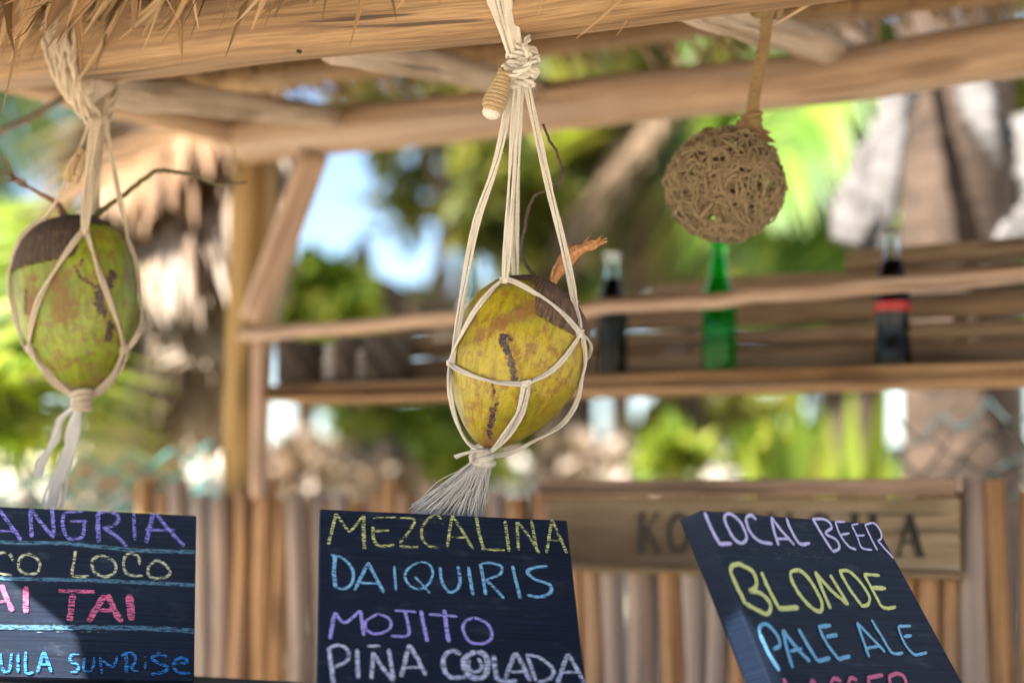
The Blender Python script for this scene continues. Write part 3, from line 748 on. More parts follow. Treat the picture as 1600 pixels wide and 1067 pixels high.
chalk_line(B2, [([(88, 865), (100, 960), (115, 1080)], 7), ([(85, 870), (150, 850), (200, 885), (195, 940), (110, 985)], 6), ([(252, 875), (258, 1045)], 7), ([(312, 858), (388, 855)], 5), ([(345, 890), (335, 1050)], 6.5), ([(345, 895), (405, 990), (465, 1060)], 6.5), ([(435, 875), (465, 1055)], 6.5),
                ([(555, 850), (530, 945), (508, 1035)], 7), ([(558, 850), (605, 935), (650, 1025)], 7), ([(525, 985), (625, 978)], 5),
                ([(855, 905), (800, 885), (755, 925), (760, 1000), (800, 1040), (885, 1035)], 8), ([(940, 890), (880, 925), (875, 985), (920, 1040), (985, 1035), (1010, 975), (995, 910), (945, 890)], 10),
                ([(905, 935), (900, 985), (940, 1010), (975, 980), (955, 925)], 6), ([(1045, 910), (1055, 1000), (1078, 1055), (1180, 1060)], 8), ([(1170, 895), (1110, 1050)], 7.5), ([(1172, 895), (1215, 970), (1255, 1060)], 7.5), ([(1130, 1010), (1225, 1005)], 5),
                ([(1240, 915), (1290, 1060)], 6.5), ([(1230, 905), (1310, 925), (1385, 985), (1380, 1040), (1300, 1070)], 6.5), ([(1475, 905), (1440, 1000), (1415, 1075)], 7), ([(1478, 905), (1525, 985), (1570, 1070)], 7), ([(1440, 1010), (1530, 1010)], 5)],
           LIL, 'pina_colada_lettering', 7, .43, o2, s2)
# left board
TR1 = P(307, 805, 2.66)
yaw, lean, roll = .29751, .36593, -.05212
cy, sy = math.cos(yaw), math.sin(yaw); n0 = V((sy, -cy, 0)); r0 = V((cy, sy, 0)); u0 = V((0, 0, 1)) * math.cos(lean) - n0 * math.sin(lean)
W1 = .37
B1 = chalkboard(TR1 - (r0 * math.cos(roll) + u0 * math.sin(roll)) * W1, W1, .2278, yaw, lean, roll, 'left black chalkboard with ruled blue lines listing SANGRIA and MAI TAI')
o1, s1 = (0, 780), 5.0
chalk_line(B1, [([(-60, 140), (-150, 110), (-215, 150), (-120, 210), (-110, 270), (-230, 290)], 6), ([(-20, 85), (-90, 300)], 6), ([(0, 85), (85, 210), (165, 318)], 7), ([(-75, 250), (140, 245)], 4),
                ([(240, 75), (240, 180), (248, 300)], 7), ([(245, 80), (330, 195), (420, 300)], 6.5), ([(405, 65), (415, 180), (422, 285)], 7), ([(500, 110), (488, 190), (520, 290), (580, 310), (645, 285), (660, 175)], 6.5), ([(545, 172), (685, 170)], 5), ([(500, 105), (655, 92)], 4),
                ([(765, 105), (765, 220), (770, 335)], 8), ([(755, 110), (860, 95), (925, 140), (900, 195), (800, 230)], 6), ([(810, 225), (905, 285), (990, 365)], 6.5), ([(1045, 110), (1052, 318)], 6), ([(1195, 110), (1170, 225), (1140, 340)], 8), ([(1215, 110), (1320, 240), (1440, 368)], 6.5), ([(1135, 238), (1375, 242)], 4.5)],
           (.30, .28, .84), 'sangria_lettering', 6.5, .44, o1, s1)
chalk_line(B1, [([(-560, 290), (0, 335), (500, 345), (780, 372), (1100, 400), (1528, 412)], 7), ([(-560, 600), (0, 618), (560, 630), (1000, 645), (1528, 672)], 7), ([(-560, 975), (130, 1000), (700, 1000), (1200, 1010), (1524, 1030)], 9)],
           (.11, .24, .35), 'ruled_lines', 7, .42, o1, s1)
chalk_line(B1, [([(280, 1035), (430, 1030), (700, 1032), (930, 1040)], 3)], (.35, .5, .6), 'white_streak', 3, .55, o1, s1)
chalk_line(B1, [([(-300, 430), (-370, 420), (-410, 500), (-380, 580), (-300, 590)], 5), ([(-180, 420), (-240, 470), (-230, 560), (-170, 590), (-110, 540), (-120, 460), (-180, 420)], 5), ([(100, 480), (75, 430), (10, 420), (-30, 490), (0, 570), (95, 592)], 5), ([(205, 425), (150, 470), (150, 545), (210, 585), (290, 570), (312, 510), (270, 450), (190, 425)], 5)],
           (.70, .74, .48), 'coco_lettering', 5.5, .45, o1, s1)
chalk_line(B1, [([(590, 400), (575, 500), (565, 590), (640, 605), (695, 600)], 5), ([(780, 435), (720, 480), (735, 565), (820, 605), (895, 570), (900, 500), (840, 455), (770, 435)], 5), ([(1090, 510), (1080, 450), (1020, 420), (970, 460), (970, 545), (1010, 590), (1115, 598)], 5), ([(1225, 475), (1165, 520), (1160, 590), (1220, 620), (1310, 600), (1325, 555), (1270, 495), (1220, 478)], 5)],
           (.70, .74, .48), 'loco_lettering', 5.5, .45, o1, s1)
chalk_line(B1, [([(-300, 860), (-290, 660), (-220, 790), (-160, 650), (-140, 860)], 8), ([(-20, 660), (-90, 870)], 8), ([(10, 665), (50, 770), (98, 875)], 9), ([(-60, 800), (70, 800)], 5), ([(203, 680), (200, 780), (203, 888)], 10)],
           PNK, 'mai_lettering', 9, .43, o1, s1)
chalk_line(B1, [([(455, 715), (600, 720), (742, 722)], 6.5), ([(570, 740), (555, 850), (540, 955)], 11), ([(820, 745), (750, 855), (690, 955)], 11), ([(840, 745), (890, 860), (950, 960)], 11), ([(770, 865), (890, 870)], 7), ([(1008, 745), (1028, 945)], 14)],
           PNK, 'tai_lettering', 9, .43, o1, s1)
o1b = (0, 960)
chalk_line(B1, [([(-470, 300), (-330, 300)], 5), ([(-400, 300), (-395, 450)], 5), ([(-300, 300), (-295, 450), (-210, 450)], 5), ([(-300, 375), (-230, 375)], 4), ([(-120, 300), (-170, 370), (-120, 440), (-70, 380), (-120, 300)], 5), ([(-110, 400), (-50, 460)], 4), ([(0, 300), (20, 430), (70, 440), (90, 300)], 5), ([(140, 300), (140, 450)], 5), ([(200, 290), (200, 450), (260, 450)], 5), ([(340, 290), (290, 450)], 6), ([(345, 290), (400, 450)], 6), ([(310, 390), (380, 390)], 4),
                ([(620, 310), (560, 320), (545, 360), (610, 400), (600, 440), (550, 450)], 5), ([(658, 335), (655, 425), (695, 445), (728, 410), (735, 335)], 5), ([(778, 335), (795, 460)], 5), ([(780, 340), (830, 385), (882, 412)], 5), ([(915, 330), (888, 412)], 6), ([(985, 320), (985, 460)], 7), ([(945, 325), (1010, 300), (1055, 330), (1040, 400), (1000, 400)], 6), ([(1020, 405), (1045, 440), (1080, 435)], 5), ([(1140, 370), (1130, 425)], 5), ([(1128, 330), (1132, 336)], 5),
                ([(1300, 330), (1240, 310), (1185, 345), (1250, 385), (1310, 415), (1270, 450), (1180, 468)], 6), ([(1375, 395), (1460, 370), (1440, 340), (1380, 350), (1355, 400), (1390, 450), (1490, 460)], 6)],
           (.06, .30, .72), 'sunrise_lettering', 5.5, .44, o1b, s1)
# right board
B3 = chalkboard(P(1094, 797, 2.30), .235, .27, math.radians(38), math.radians(17), math.radians(-14), 'right tilted chalkboard listing LOCAL BEER, BLONDE and PALE ALE', th=.038, quad=[(1094, 797), (1369, 818), (1539, 1129), (1226, 1124)], leg=.95)
o3, s3 = (1060, 780), 4.7059
chalk_line(B3, [([(190, 95), (240, 215), (300, 325)], 7.5), ([(290, 328), (390, 325)], 7), ([(345, 110), (340, 160), (400, 280), (460, 320), (500, 280), (455, 170), (385, 110), (345, 110)], 6.5), ([(570, 150), (535, 118), (495, 140), (520, 230), (590, 305), (690, 325)], 6.5), ([(680, 130), (700, 230), (735, 340)], 6.5), ([(680, 130), (760, 235), (850, 335)], 6), ([(715, 290), (810, 290)], 5), ([(790, 135), (830, 235), (890, 325), (965, 322)], 6.5),
                ([(985, 145), (1060, 270), (1130, 380)], 6), ([(980, 145), (1080, 150), (1125, 205), (1080, 250), (1160, 300), (1180, 360), (1130, 385)], 5.5), ([(1150, 165), (1185, 260), (1250, 345), (1305, 370)], 5), ([(1150, 165), (1225, 165)], 4.5), ([(1185, 262), (1255, 250)], 4.5), ([(1270, 190), (1310, 270), (1345, 355), (1420, 372)], 4), ([(1270, 190), (1320, 180)], 4), ([(1300, 268), (1365, 265)], 4), ([(1370, 195), (1415, 290), (1460, 375)], 4.5), ([(1365, 190), (1430, 175), (1475, 220), (1490, 280), (1460, 310)], 4.5), ([(1465, 310), (1530, 380), (1578, 435)], 4.5)],
           (.58, .57, .95), 'local_beer_lettering', 6, .34, o3, s3)
chalk_line(B3, [([(380, 540), (440, 670), (490, 770)], 9), ([(378, 545), (390, 490), (450, 480), (540, 530), (570, 600), (560, 650), (515, 670)], 8.5), ([(515, 675), (600, 690), (665, 755), (670, 815), (630, 840), (490, 765)], 8.5), ([(605, 535), (665, 670), (735, 800)], 8.5), ([(730, 805), (880, 795)], 10), ([(830, 525), (820, 570), (880, 690), (980, 800), (1040, 820), (1050, 760), (980, 620), (900, 530), (830, 525)], 8), ([(1000, 530), (1060, 680), (1115, 805)], 8), ([(1000, 535), (1120, 670), (1245, 775)], 7.5), ([(1110, 555), (1180, 670), (1245, 775)], 7.5), ([(1180, 530), (1260, 670), (1340, 775)], 7.5), ([(1175, 530), (1250, 530), (1340, 620), (1400, 720), (1385, 775), (1335, 785)], 7), ([(1360, 550), (1430, 680), (1500, 795), (1595, 790)], 7), ([(1355, 550), (1475, 560)], 6), ([(1420, 650), (1520, 655)], 9)],
           (.66, .74, .31), 'blonde_lettering', 8, .34, o3, s3)
o3b, s3b = (1180, 960), 4.4444
chalk_line(B3, [([(25, 130), (90, 270), (165, 390)], 9), ([(22, 130), (30, 80), (80, 70), (150, 150), (165, 215), (120, 240)], 7.5), ([(185, 105), (215, 240), (255, 370)], 8), ([(185, 105), (280, 230), (375, 325)], 8), ([(235, 255), (320, 235)], 6.5), ([(295, 100), (360, 215), (430, 325)], 8), ([(425, 325), (515, 300)], 8), ([(435, 85), (490, 200), (570, 305)], 7), ([(430, 85), (520, 75)], 7.5), ([(485, 155), (565, 140)], 7.5), ([(565, 310), (655, 290)], 8)],
           (.22, .54, .84), 'pale_lettering', 7, .34, o3b, s3b)
chalk_line(B3, [([(700, 55), (740, 170), (785, 295)], 6.5), ([(700, 55), (800, 160), (895, 260)], 6), ([(760, 235), (850, 220)], 5.5), ([(800, 35), (870, 150), (945, 265), (1020, 265)], 6), ([(985, 85), (1020, 180), (1075, 260), (1120, 280), (1185, 262)], 6), ([(985, 82), (1075, 80)], 5.5), ([(1025, 155), (1080, 145)], 6.5)],
           (.22, .54, .84), 'ale_lettering', 7, .34, o3b, s3b)
chalk_line(B3, [([(190, 445), (240, 560), (300, 640), (360, 640)], 9), ([(385, 445), (370, 640)], 8), ([(390, 445), (480, 640)], 8), ([(385, 560), (450, 560)], 6), ([(590, 460), (530, 450), (520, 560), (580, 640), (640, 600), (600, 570)], 8), ([(700, 455), (650, 445), (640, 550), (690, 640), (740, 600), (700, 570)], 8), ([(770, 440), (880, 420)], 8), ([(775, 445), (830, 640), (920, 640)], 8), ([(800, 540), (880, 530)], 7), ([(920, 430), (960, 640)], 8), ([(915, 435), (980, 410), (1030, 440), (1030, 500), (950, 540)], 8), ([(960, 545), (1060, 640)], 8)],
           (.70, .20, .36), 'lagger_lettering', 8, .36, o3b, s3b)

chalk_line(B1, [([(x, 64 + (x - 200) * .0458), (x + l, 64 + (x + l - 200) * .0458)], w) for x, l, w in [(-300, 300, 1.2), (-10, 300, .8), (280, 260, 1.1), (530, 180, .7), (700, 180, 2.0), (870, 260, 1.7), (1120, 250, 1.8), (1360, 80, 1.0)]],
           (.62, .62, .25), 'edge_chalk', 2, .44, o1, s1)
chalk_line(B1, [([(1210, 740), (1222, 752)], 2.5), ([(465, 780), (490, 795)], 3), ([(300, 1040), (500, 1046)], 9), ([(900, 520), (1150, 500), (1350, 540)], 18), ([(200, 1180), (600, 1150), (1000, 1190), (1400, 1160)], 30)],
           (.16, .22, .30), 'dust', 9, .60, o1, s1)
chalk_line(B2, [([(695, 820), (702, 900)], 3), ([(60, 560), (400, 590), (800, 570), (1400, 600)], 26), ([(1100, 720), (1500, 760)], 34), ([(700, 960), (720, 985)], 4), ([(60, 300), (90, 560), (70, 900)], 9), ([(1180, 850), (1500, 830)], 22)],
           (.16, .20, .26), 'dust', 9, .60, o2, s2)
chalk_line(B3, [([(350, 420), (700, 430), (1100, 420)], 16)],
           (.18, .22, .30), 'dust', 9, .56, o3, s3)

# ------------------------------------------------------------------ coconuts
def coconut(tip_px, stem_px, d_tip, d_stem, width_px, prof, husk_m, cap_m, capfun, scars, label, seed):
    tip, stem = P(*tip_px, d_tip), P(*stem_px, d_stem)
    ax = stem - tip; L = ax.length; az = ax.normalized(); c0 = tip.lerp(stem, .5)
    ay = (c0 - CP); ay = (ay - az * ay.dot(az)).normalized(); axx = ay.cross(az).normalized()
    if axx.dot(CR) < 0: axx = -axx
    R = width_px / 2 * (c0 - CP).dot(CF) / FPX
    NT_, NP = 190, 260
    th = np.linspace(0, 1, NT_ + 1); pr = np.array(prof); rr = np.interp(th, pr[:, 0], pr[:, 1])
    for _ in range(6): rr[1:-1] = (rr[:-2] + 2 * rr[1:-1] + rr[2:]) / 4
    vs = []; tt = []; pp = []
    for i in range(NT_ + 1):
        t = th[i]
        for k in range(NP):
            a = 2 * math.pi * k / NP                       # 0 = toward the camera, grows to the right
            r = rr[i] * R * (1 + .035 * math.cos(3 * a + seed) * math.sin(math.pi * t) + .018 * noise.noise(V((math.cos(a) * 2 + seed, math.sin(a) * 2, t * 5))) + .006 * noise.noise(V((math.cos(a) * 9 + seed, math.sin(a) * 9, t * 9))))
            vs.append(tip + az * (L * t) + axx * (math.sin(a) * r) - ay * (math.cos(a) * r)); tt.append(t); pp.append(a if a < math.pi else a - 2 * math.pi)
    fs = []
    for i in range(NT_):
        for k in range(NP): fs.append((i * NP + k, i * NP + (k + 1) % NP, (i + 1) * NP + (k + 1) % NP, (i + 1) * NP + k))
    bvh = BVHTree.FromPolygons([tuple(v) for v in vs], fs)
    X = np.array([tuple(v) for v in vs]); mask = np.zeros((len(vs), 4), dtype=np.float32); mask[:, 3] = 1
    pxm = (c0 - CP).dot(CF) / FPX
    for pts, wpx, ch, stg in scars:
        hp = []
        for x, y in pts:
            h = bvh.ray_cast(CP, ray(x, y).normalized())[0]
            if h: hp.append(h)
        for j in range(len(hp)):
            a = np.array(hp[j]); b = np.array(hp[min(j + 1, len(hp) - 1)]); d = b - a; dd = max(1e-12, d @ d)
            t = np.clip((X - a) @ d / dd, 0, 1); dist = np.linalg.norm(X - a - t[:, None] * d, axis=1)
            m = np.clip(1.3 - dist / (wpx * pxm), 0, 1) * stg
            mask[:, ch] = np.maximum(mask[:, ch], m)
    T = np.array(tt); mask[:, 1] = np.maximum(mask[:, 1], np.clip((.10 - T) / .08, 0, 1) * .8); mask[:, 0] = np.maximum(mask[:, 0], np.clip((.045 - T) / .04, 0, 1) * .6)
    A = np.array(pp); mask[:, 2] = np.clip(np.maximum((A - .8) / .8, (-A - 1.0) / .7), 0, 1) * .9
    t = thing('coconut', label, 'coconut', tip + V((0, 0, 0)), 'green coconuts hanging in cord nets')
    mb = MB(); mb.add(vs, fs, [(p / 6.283, q) for p, q in zip(pp, tt)])
    o = mb.build('husk', husk_m, t)
    at = o.data.attributes.new('mask', 'FLOAT_COLOR', 'POINT'); at.data.foreach_set('color', mask.ravel())
    # torn brown cap at the stem end
    off = .0018; keep = []
    for i in range(NT_):
        for k in range(NP):
            a = 2 * math.pi * (k + .5) / NP; a = a if a < math.pi else a - 2 * math.pi
            edge = capfun(a) + .016 * noise.noise(V((a * 14, seed, 0))) + .010 * noise.noise(V((a * 50, seed, 3)))
            if th[i] > edge: keep.append(i * NP + k)
    used = sorted({j for f in keep for j in fs[f]}); remap = {j: q for q, j in enumerate(used)}
    mb = MB()
    cap_v = []
    for j in used:
        p = vs[j]; i = j // NP; c = tip + az * (L * th[i]); nrm = (p - c); nrm = nrm.normalized() if nrm.length > 1e-6 else az
        cap_v.append(p + nrm * (off + .0008 * noise.noise(p * 160)) + az * (.001 if th[i] > .97 else 0))
    mb.add(cap_v, [tuple(remap[j] for j in fs[f]) for f in keep], [(pp[j] / 6.283, tt[j]) for j in used])
    mb.build('cap', cap_m, t)
    return dict(t=t, bvh=bvh, tip=tip, stem=stem, az=az, c0=c0, d=(c0 - CP).dot(CF))

PROF = [(0, 0), (.012, .12), (.04, .26), (.1, .45), (.2, .68), (.32, .86), (.45, .965), (.58, 1), (.7, .985), (.8, .90), (.88, .75), (.94, .55), (.98, .32), (1, 0)]
def cap1(a):
    f = 1 / (1 + math.exp(-(a + .02) / .05)); g_ = 1 / (1 + math.exp((a - 2.2) / .3))
    return .905 - .205 * f * g_
C1 = coconut((757, 700), (848, 439), 2.50, 2.555, 207, PROF, M['husk_yellow'], M['cap_brown'], cap1,
    [([(789, 526), (785, 533), (792, 547), (797, 562), (802, 576), (804, 592)], 7, 0, 1), ([(786, 524), (796, 531)], 8, 0, .75), ([(770, 602), (772, 612), (769, 620)], 4, 0, .75), ([(777, 631), (774, 636)], 5, 0, .7), ([(770, 640), (769, 652), (766, 664), (765, 684)], 6.5, 0, .95),
     ([(748, 527), (765, 518), (785, 505), (805, 492), (830, 482)], 17, 1, 1), ([(815, 470), (845, 480)], 12, 1, .9), ([(795, 520), (806, 560), (812, 595)], 9, 1, .75), ([(752, 535), (770, 545)], 8, 1, .6), ([(772, 605), (775, 640)], 8, 1, .7),
     ([(868, 612), (880, 600)], 10, 1, .75), ([(842, 632), (832, 655)], 6, 1, .6), ([(858, 545), (870, 555)], 10, 1, .5), ([(745, 620), (750, 650)], 12, 1, .5), ([(840, 520), (850, 560), (850, 600)], 5, 1, .45), ([(725, 560), (735, 600), (745, 670)], 7, 2, .9)],
    'yellow-green coconut in the middle cord net with a brown torn cap', 1.3)
PROF2 = [(0, 0), (.012, .15), (.04, .30), (.1, .50), (.2, .72), (.32, .88), (.45, .97), (.58, 1), (.7, .985), (.8, .92), (.88, .80), (.94, .62), (.975, .42), (1, 0)]
def cap2(a):
    f = 1 / (1 + math.exp((a - .12) / .04)); return .90 - .19 * f
def q2(pts): return [(x / 2.6675, 230 + y / 2.6675) for x, y in pts]
C2 = coconut((139, 621), (107, 338), 2.83, 2.86, 189, PROF2, M['husk_green'], M['cap_dark'], cap2,
    [(q2([(315, 500), (340, 545), (400, 580), (450, 575)]), 5, 0, .85), (q2([(470, 530), (455, 570), (420, 610), (410, 640), (430, 690)]), 11, 0, .95), (q2([(460, 745), (455, 790)]), 10, 0, .95), (q2([(500, 740), (505, 760)]), 4, 0, .8), (q2([(108, 600), (108, 690)]), 5, 0, .9), (q2([(345, 470), (330, 500)]), 4, 0, .6),
     (q2([(130, 560), (120, 650), (140, 720)]), 16, 1, .95), (q2([(230, 560), (250, 620), (260, 700)]), 26, 1, .9), (q2([(330, 600), (300, 660)]), 22, 1, .7), (q2([(440, 480), (420, 520)]), 18, 1, .7), (q2([(240, 860), (220, 910)]), 14, 1, .6), (q2([(420, 900), (400, 960), (440, 980)]), 12, 1, .75), (q2([(350, 1010), (380, 1020)]), 20, 0, .5), (q2([(520, 560), (560, 650), (540, 800)]), 18, 2, 1)],
    'greener coconut in the left cord net with a nearly black cap', 4.0)

def fibres(mb, a, d, n, ln, sp, r=.0006):
    for _ in range(n):
        e = a + (d + jit(sp)).normalized() * ln * rnd.uniform(.4, 1); m = a.lerp(e, .5) + jit(ln * .06)
        mb.tube(spline([a + jit(.001), m, e], n=3), [r * (1 - i / 8) + .0002 for i in range(7)], 4)
# stems and twigs of the middle coconut
mb = MB(); pts = [P(x, y, 2.545) for x, y in [(858, 447), (872, 425), (884, 408), (900, 393), (922, 384), (943, 377)]]
pp = spline(pts, n=5); mb.tube(pp, [.0045 + .0052 * math.sin(math.pi * min(1, i / len(pp) * 1.15)) ** 2 for i in range(len(pp))], 10, wob=.5)
for k in range(12):
    q = [p + jit(.004) for p in pts]; mb.tube(spline(q, n=4), rnd.uniform(.0008, .002), 5)
fibres(mb, P(880, 412, 2.545), P(900, 360, 2.53) - P(880, 412, 2.545), 7, .034, .004)
fibres(mb, P(905, 388, 2.545), P(930, 358, 2.53) - P(905, 388, 2.545), 4, .024, .006)
fibres(mb, P(930, 381, 2.545), P(944, 366, 2.53) - P(930, 381, 2.545), 9, .02, .006)
mb.build('dry_stalk', M['stalk_orange'], C1['t'])
mb = MB(); pts = [P(x, y, 2.55) for x, y in [(848, 444), (836, 432), (824, 418), (814, 395), (819, 360), (825, 328), (836, 306), (852, 299), (870, 294), (878, 268), (870, 240), (856, 215), (849, 194)]]
pp = spline(pts, step=.004); mb.tube([p + jit(.0004) for p in pp], [(.0026 + .0009 * noise.noise(V((i * .9, 0, 0)))) * (1 - .35 * i / len(pp)) for i in range(len(pp))], 7)
mb.build('curly_twig', M['twig_dark'], C1['t'])
# left coconut
mb = MB(); pts = [P(x, y, 2.86) for x, y in [(104, 345), (97, 332), (92, 322), (80, 312), (62, 303), (40, 290), (22, 277)]]
pp = spline(pts, n=5); mb.tube(pp, [.0075 - .005 * min(1, i / len(pp) * 1.3) for i in range(len(pp))], 9, wob=.5)
fibres(mb, P(26, 280, 2.86), P(-8, 255, 2.84) - P(26, 280, 2.86), 16, .055, .02, .0009); fibres(mb, P(45, 293, 2.86), P(10, 268, 2.84) - P(45, 293, 2.86), 6, .04, .015, .0009)
mb.build('dry_stalk', M['stalk_brown'], C2['t'])
mb = MB(); pts = [P(x, y, 2.87) for x, y in [(140, 346), (160, 328), (190, 308), (220, 284), (246, 267), (275, 269), (304, 274), (325, 284), (345, 288), (386, 285)]]
pp = spline(pts, n=5); mb.tube([p + jit(.0004) for p in pp], [.0044 - .0028 * i / len(pp) for i in range(len(pp))], 8, wob=.3)
mb.build('green_twig', M['twig_green'], C2['t'])

# ------------------------------------------------------------------ cord nets
def cord(mb, pts, r, nut=None, d=None, ply=2, pitch=.22, push=True):
    """pts: (px, py) or (px, py, depth) or Vector.  Points without depth lie on the nut they touch, else at depth d."""
    w = []
    for q in pts:
        if isinstance(q, Vector): w.append(q); continue
        if len(q) == 3: w.append(P(*q)); continue
        h = None
        if nut: h, nr, _, _ = nut['bvh'].ray_cast(CP, ray(*q).normalized())
        w.append(h + nr * r if h else P(q[0], q[1], d))
    s = spline(w, step=.005)
    if nut and push:
        o = []
        for p in s:
            co, nr, _, ds = nut['bvh'].find_nearest(p)
            if co and ((p - co).dot(nr) < r): p = co + nr * r
            o.append(p)
        s = [o[0]] + [(o[i - 1] + o[i] * 2 + o[i + 1]) / 4 for i in range(1, len(o) - 1)] + [o[-1]]
    if ply == 1: mb.tube(s, r, 8); return s
    ph = rnd.random() * 6.28; L = 0
    paths = [[] for _ in range(ply)]
    for i, p in enumerate(s):
        if i: L += (p - s[i - 1]).length
        t = (s[min(i + 1, len(s) - 1)] - s[max(i - 1, 0)]); t = t.normalized() if t.length > 1e-9 else V((0, 0, 1))
        a = t.cross((p - CP).normalized()); a = a.normalized() if a.length > 1e-4 else t.orthogonal().normalized(); b = t.cross(a)
        for k in range(ply):
            th = ph + 2 * math.pi * k / ply + (2 * math.pi * L / pitch if pitch else 0)
            paths[k].append(p + (a * math.cos(th) + b * math.sin(th)) * r * .52)
    for q in paths: mb.tube([p + jit(r * .03) for p in q], [r * .56 * (1 + .10 * noise.noise(V((i * .5, ph, 0)))) for i in range(len(q))], 7)
    if True:      # stray fuzz
        for _ in range(max(1, int(L * 45))):
            p = rnd.choice(s); fibres(mb, p, jit(1).normalized(), 1, .006, .3, .00022)
    return s
PA, PB = .0034, .003
hang = thing('cord_hanger', 'cream knotted cord net holding the middle yellow-green coconut', 'cord hanger', P(752, 712, 2.52), 'cord nets tied to the front beam')
mb = MB(); D = 2.50
JL, JT, JR, JB, KN = (708, 567), (789, 440), (903, 522), (821, 599), (758, 706)
def flat(pts, r=PA, **k): return cord(mb, pts, r, C1, D, **k)
# hanging strands in pairs
for dx in (-3.2, 3.2):
    flat([(800 + dx, 132, 2.49), (778 + dx, 245, 2.49), (745 + dx, 345, 2.50), (723 + dx, 460, 2.50), (711 + dx * .5, 540, 2.50), (JL[0], JL[1], 2.49)], .0027, ply=2, pitch=.3)
    flat([(808 + dx, 132, 2.485), (801 + dx, 240, 2.48), (796 + dx, 330, 2.475), (790 + dx, 425, 2.47), (JT[0], JT[1], 2.47)], .0027, pitch=.3)
    flat([(823 + dx, 130, 2.49), (838 + dx, 205, 2.50), (860 + dx, 300, 2.50), (880 + dx, 385, 2.51), (895 + dx, 455, 2.51), (JR[0] + dx * .4, JR[1], 2.495)], .0026, pitch=.3)
    flat([(812 + dx, 132, 2.53), (808 + dx, 240, 2.58), (805 + dx, 340, 2.62), (806 + dx, 430, 2.64), C1['c0'] + V((.01, .083, .03)), C1['c0'] + V((-.02, .085, -.03)), (757, 700, 2.54)], .0027, pitch=.3)
# the net round the nut
flat([JT, (752, 478), (727, 520), JL]); flat([JT, (835, 461), (876, 490), JR]); flat([JL, (735, 584), (776, 596), JB]); flat([JR, (881, 556), (856, 581), JB])
flat([(JL[0] - 1, JL[1]), (703, 612, 2.49), (714, 660), (733, 694), KN], .0033)
for k in (-4, 4): flat([(JB[0] + k, JB[1]), (812 + k, 640), (790 + k, 678), (KN[0] + 10, KN[1] - 4)], .0033)
flat([(JR[0] + 2, JR[1] + 2), (910, 570, 2.51), (904, 620, 2.52), (881, 660, 2.53), (840, 686, 2.53), (795, 708, 2.53), (770, 712, 2.52)], .0033)
flat([(JR[0], JR[1]), C1['c0'] + V((.055, .065, .0)), C1['c0'] + V((.03, .083, -.02))], .0033); flat([(JL[0], JL[1]), C1['c0'] + V((-.07, .045, -.01)), C1['c0'] + V((-.02, .085, -.03))], .0033)
mb.build('cord_net', M['cord'], hang)
# joints
mb = MB()
def joint(c, r, n=4, nut=None, d=2.5, ax=V((0, 0, 1))):
    if isinstance(c, Vector): p = c
    else:
        h, nr, _, _ = nut['bvh'].ray_cast(CP, ray(*c).normalized()); p = h + nr * r * .5 if h else P(c[0], c[1], d)
    a = ax.orthogonal().normalized(); b = ax.cross(a)
    for k in range(n):
        q = [p + ax * ((k - (n - 1) / 2) * r * .6) + (a * math.cos(t) + b * math.sin(t)) * r + ax * (.25 * r * math.sin(t + k)) for t in [2 * math.pi * i / 10 for i in range(10)]]
        cord(mb, q + [q[0]], r * .42, None, ply=1)
for c in (JL, JT, JR, JB):
    mb = MB(); joint(c, .0046, 3, C1); mb.build('knot', M['cord'], hang)
mb = MB()
kn = P(755, 711, 2.515)
joint(kn, .011, 4, ax=V((-.15, 0, 1)).normalized())
cord(mb, [P(768, 704, 2.505), P(752, 703, 2.5), P(735, 706, 2.498), P(722, 710, 2.5), P(711, 714, 2.503)], .0033)
cord(mb, [P(742, 704, 2.505), P(735, 712, 2.5), P(737, 722, 2.5)], .0034)
mb.build('bottom_knot', M['cord'], hang)
# top knot: coils round all the strands
mb = MB(); kc = P(814, 108, 2.487)
top_ax = (P(818, 88, 2.487) - P(813, 130, 2.487)).normalized(); a_ = CR; b_ = top_ax.cross(CR).normalized()
for k, (dy, w, tilt) in enumerate([(-.020, .0165, .15), (-.0105, .0185, .25), (-.001, .0200, -.2), (.0085, .0190, .35), (.0175, .0165, .1), (.026, .0130, -.3)]):
    q = []
    for i in range(15):
        t = 2 * math.pi * i / 14; q.append(kc + top_ax * (dy + tilt * .012 * math.cos(t)) + a_ * (w * math.cos(t)) + b_ * (w * .75 * math.sin(t)))
    cord(mb, q, .0052, None, ply=2, pitch=.03)
cord(mb, [P(795, 118, 2.46), P(812, 112, 2.452), P(830, 98, 2.455), P(838, 88, 2.47)], .005, pitch=.03)
cord(mb, [P(830, 92, 2.465), P(822, 80, 2.46), P(822, 68, 2.47), P(826, 58, 2.48)], .0045, pitch=.03)
mb.build('top_knot', M['cord'], hang)
# wrapped loop end hanging from the knot
mb = MB(); la, lb = P(790, 112, 2.462), P(767, 178, 2.455); lax = (lb - la).normalized(); o1_ = lax.orthogonal().normalized(); o2_ = lax.cross(o1_)
rw = lambda t: .0062 + .0062 * math.sin(min(1, t / .8) * math.pi / 2) ** 1.5 - .009 * max(0, (t - .8) / .2) ** 2
mb.tube([la.lerp(lb, i / 12) for i in range(13)], [rw(i / 12) - .001 for i in range(13)], 12)
q = []
NW = 11
for i in range(NW * 12 + 1):
    t = i / (NW * 12); th = 2 * math.pi * i / 12 + .25 * math.sin(i * .21)
    q.append(la + (lb - la) * t + (o1_ * math.cos(th) + o2_ * math.sin(th)) * (rw(t) + .0004 * math.sin(i * 1.7)))
mb.tube(q, .0032, 7)
mb.build('wrapped_end', M['cord_tan'], hang)
mb = MB(); mb.tube([lb - lax * .006, lb, lb + lax * .004, lb + lax * .007], [.0105, .0115, .009, .003], 12, wob=.1); mb.build('end_cap', M['cord'], hang)
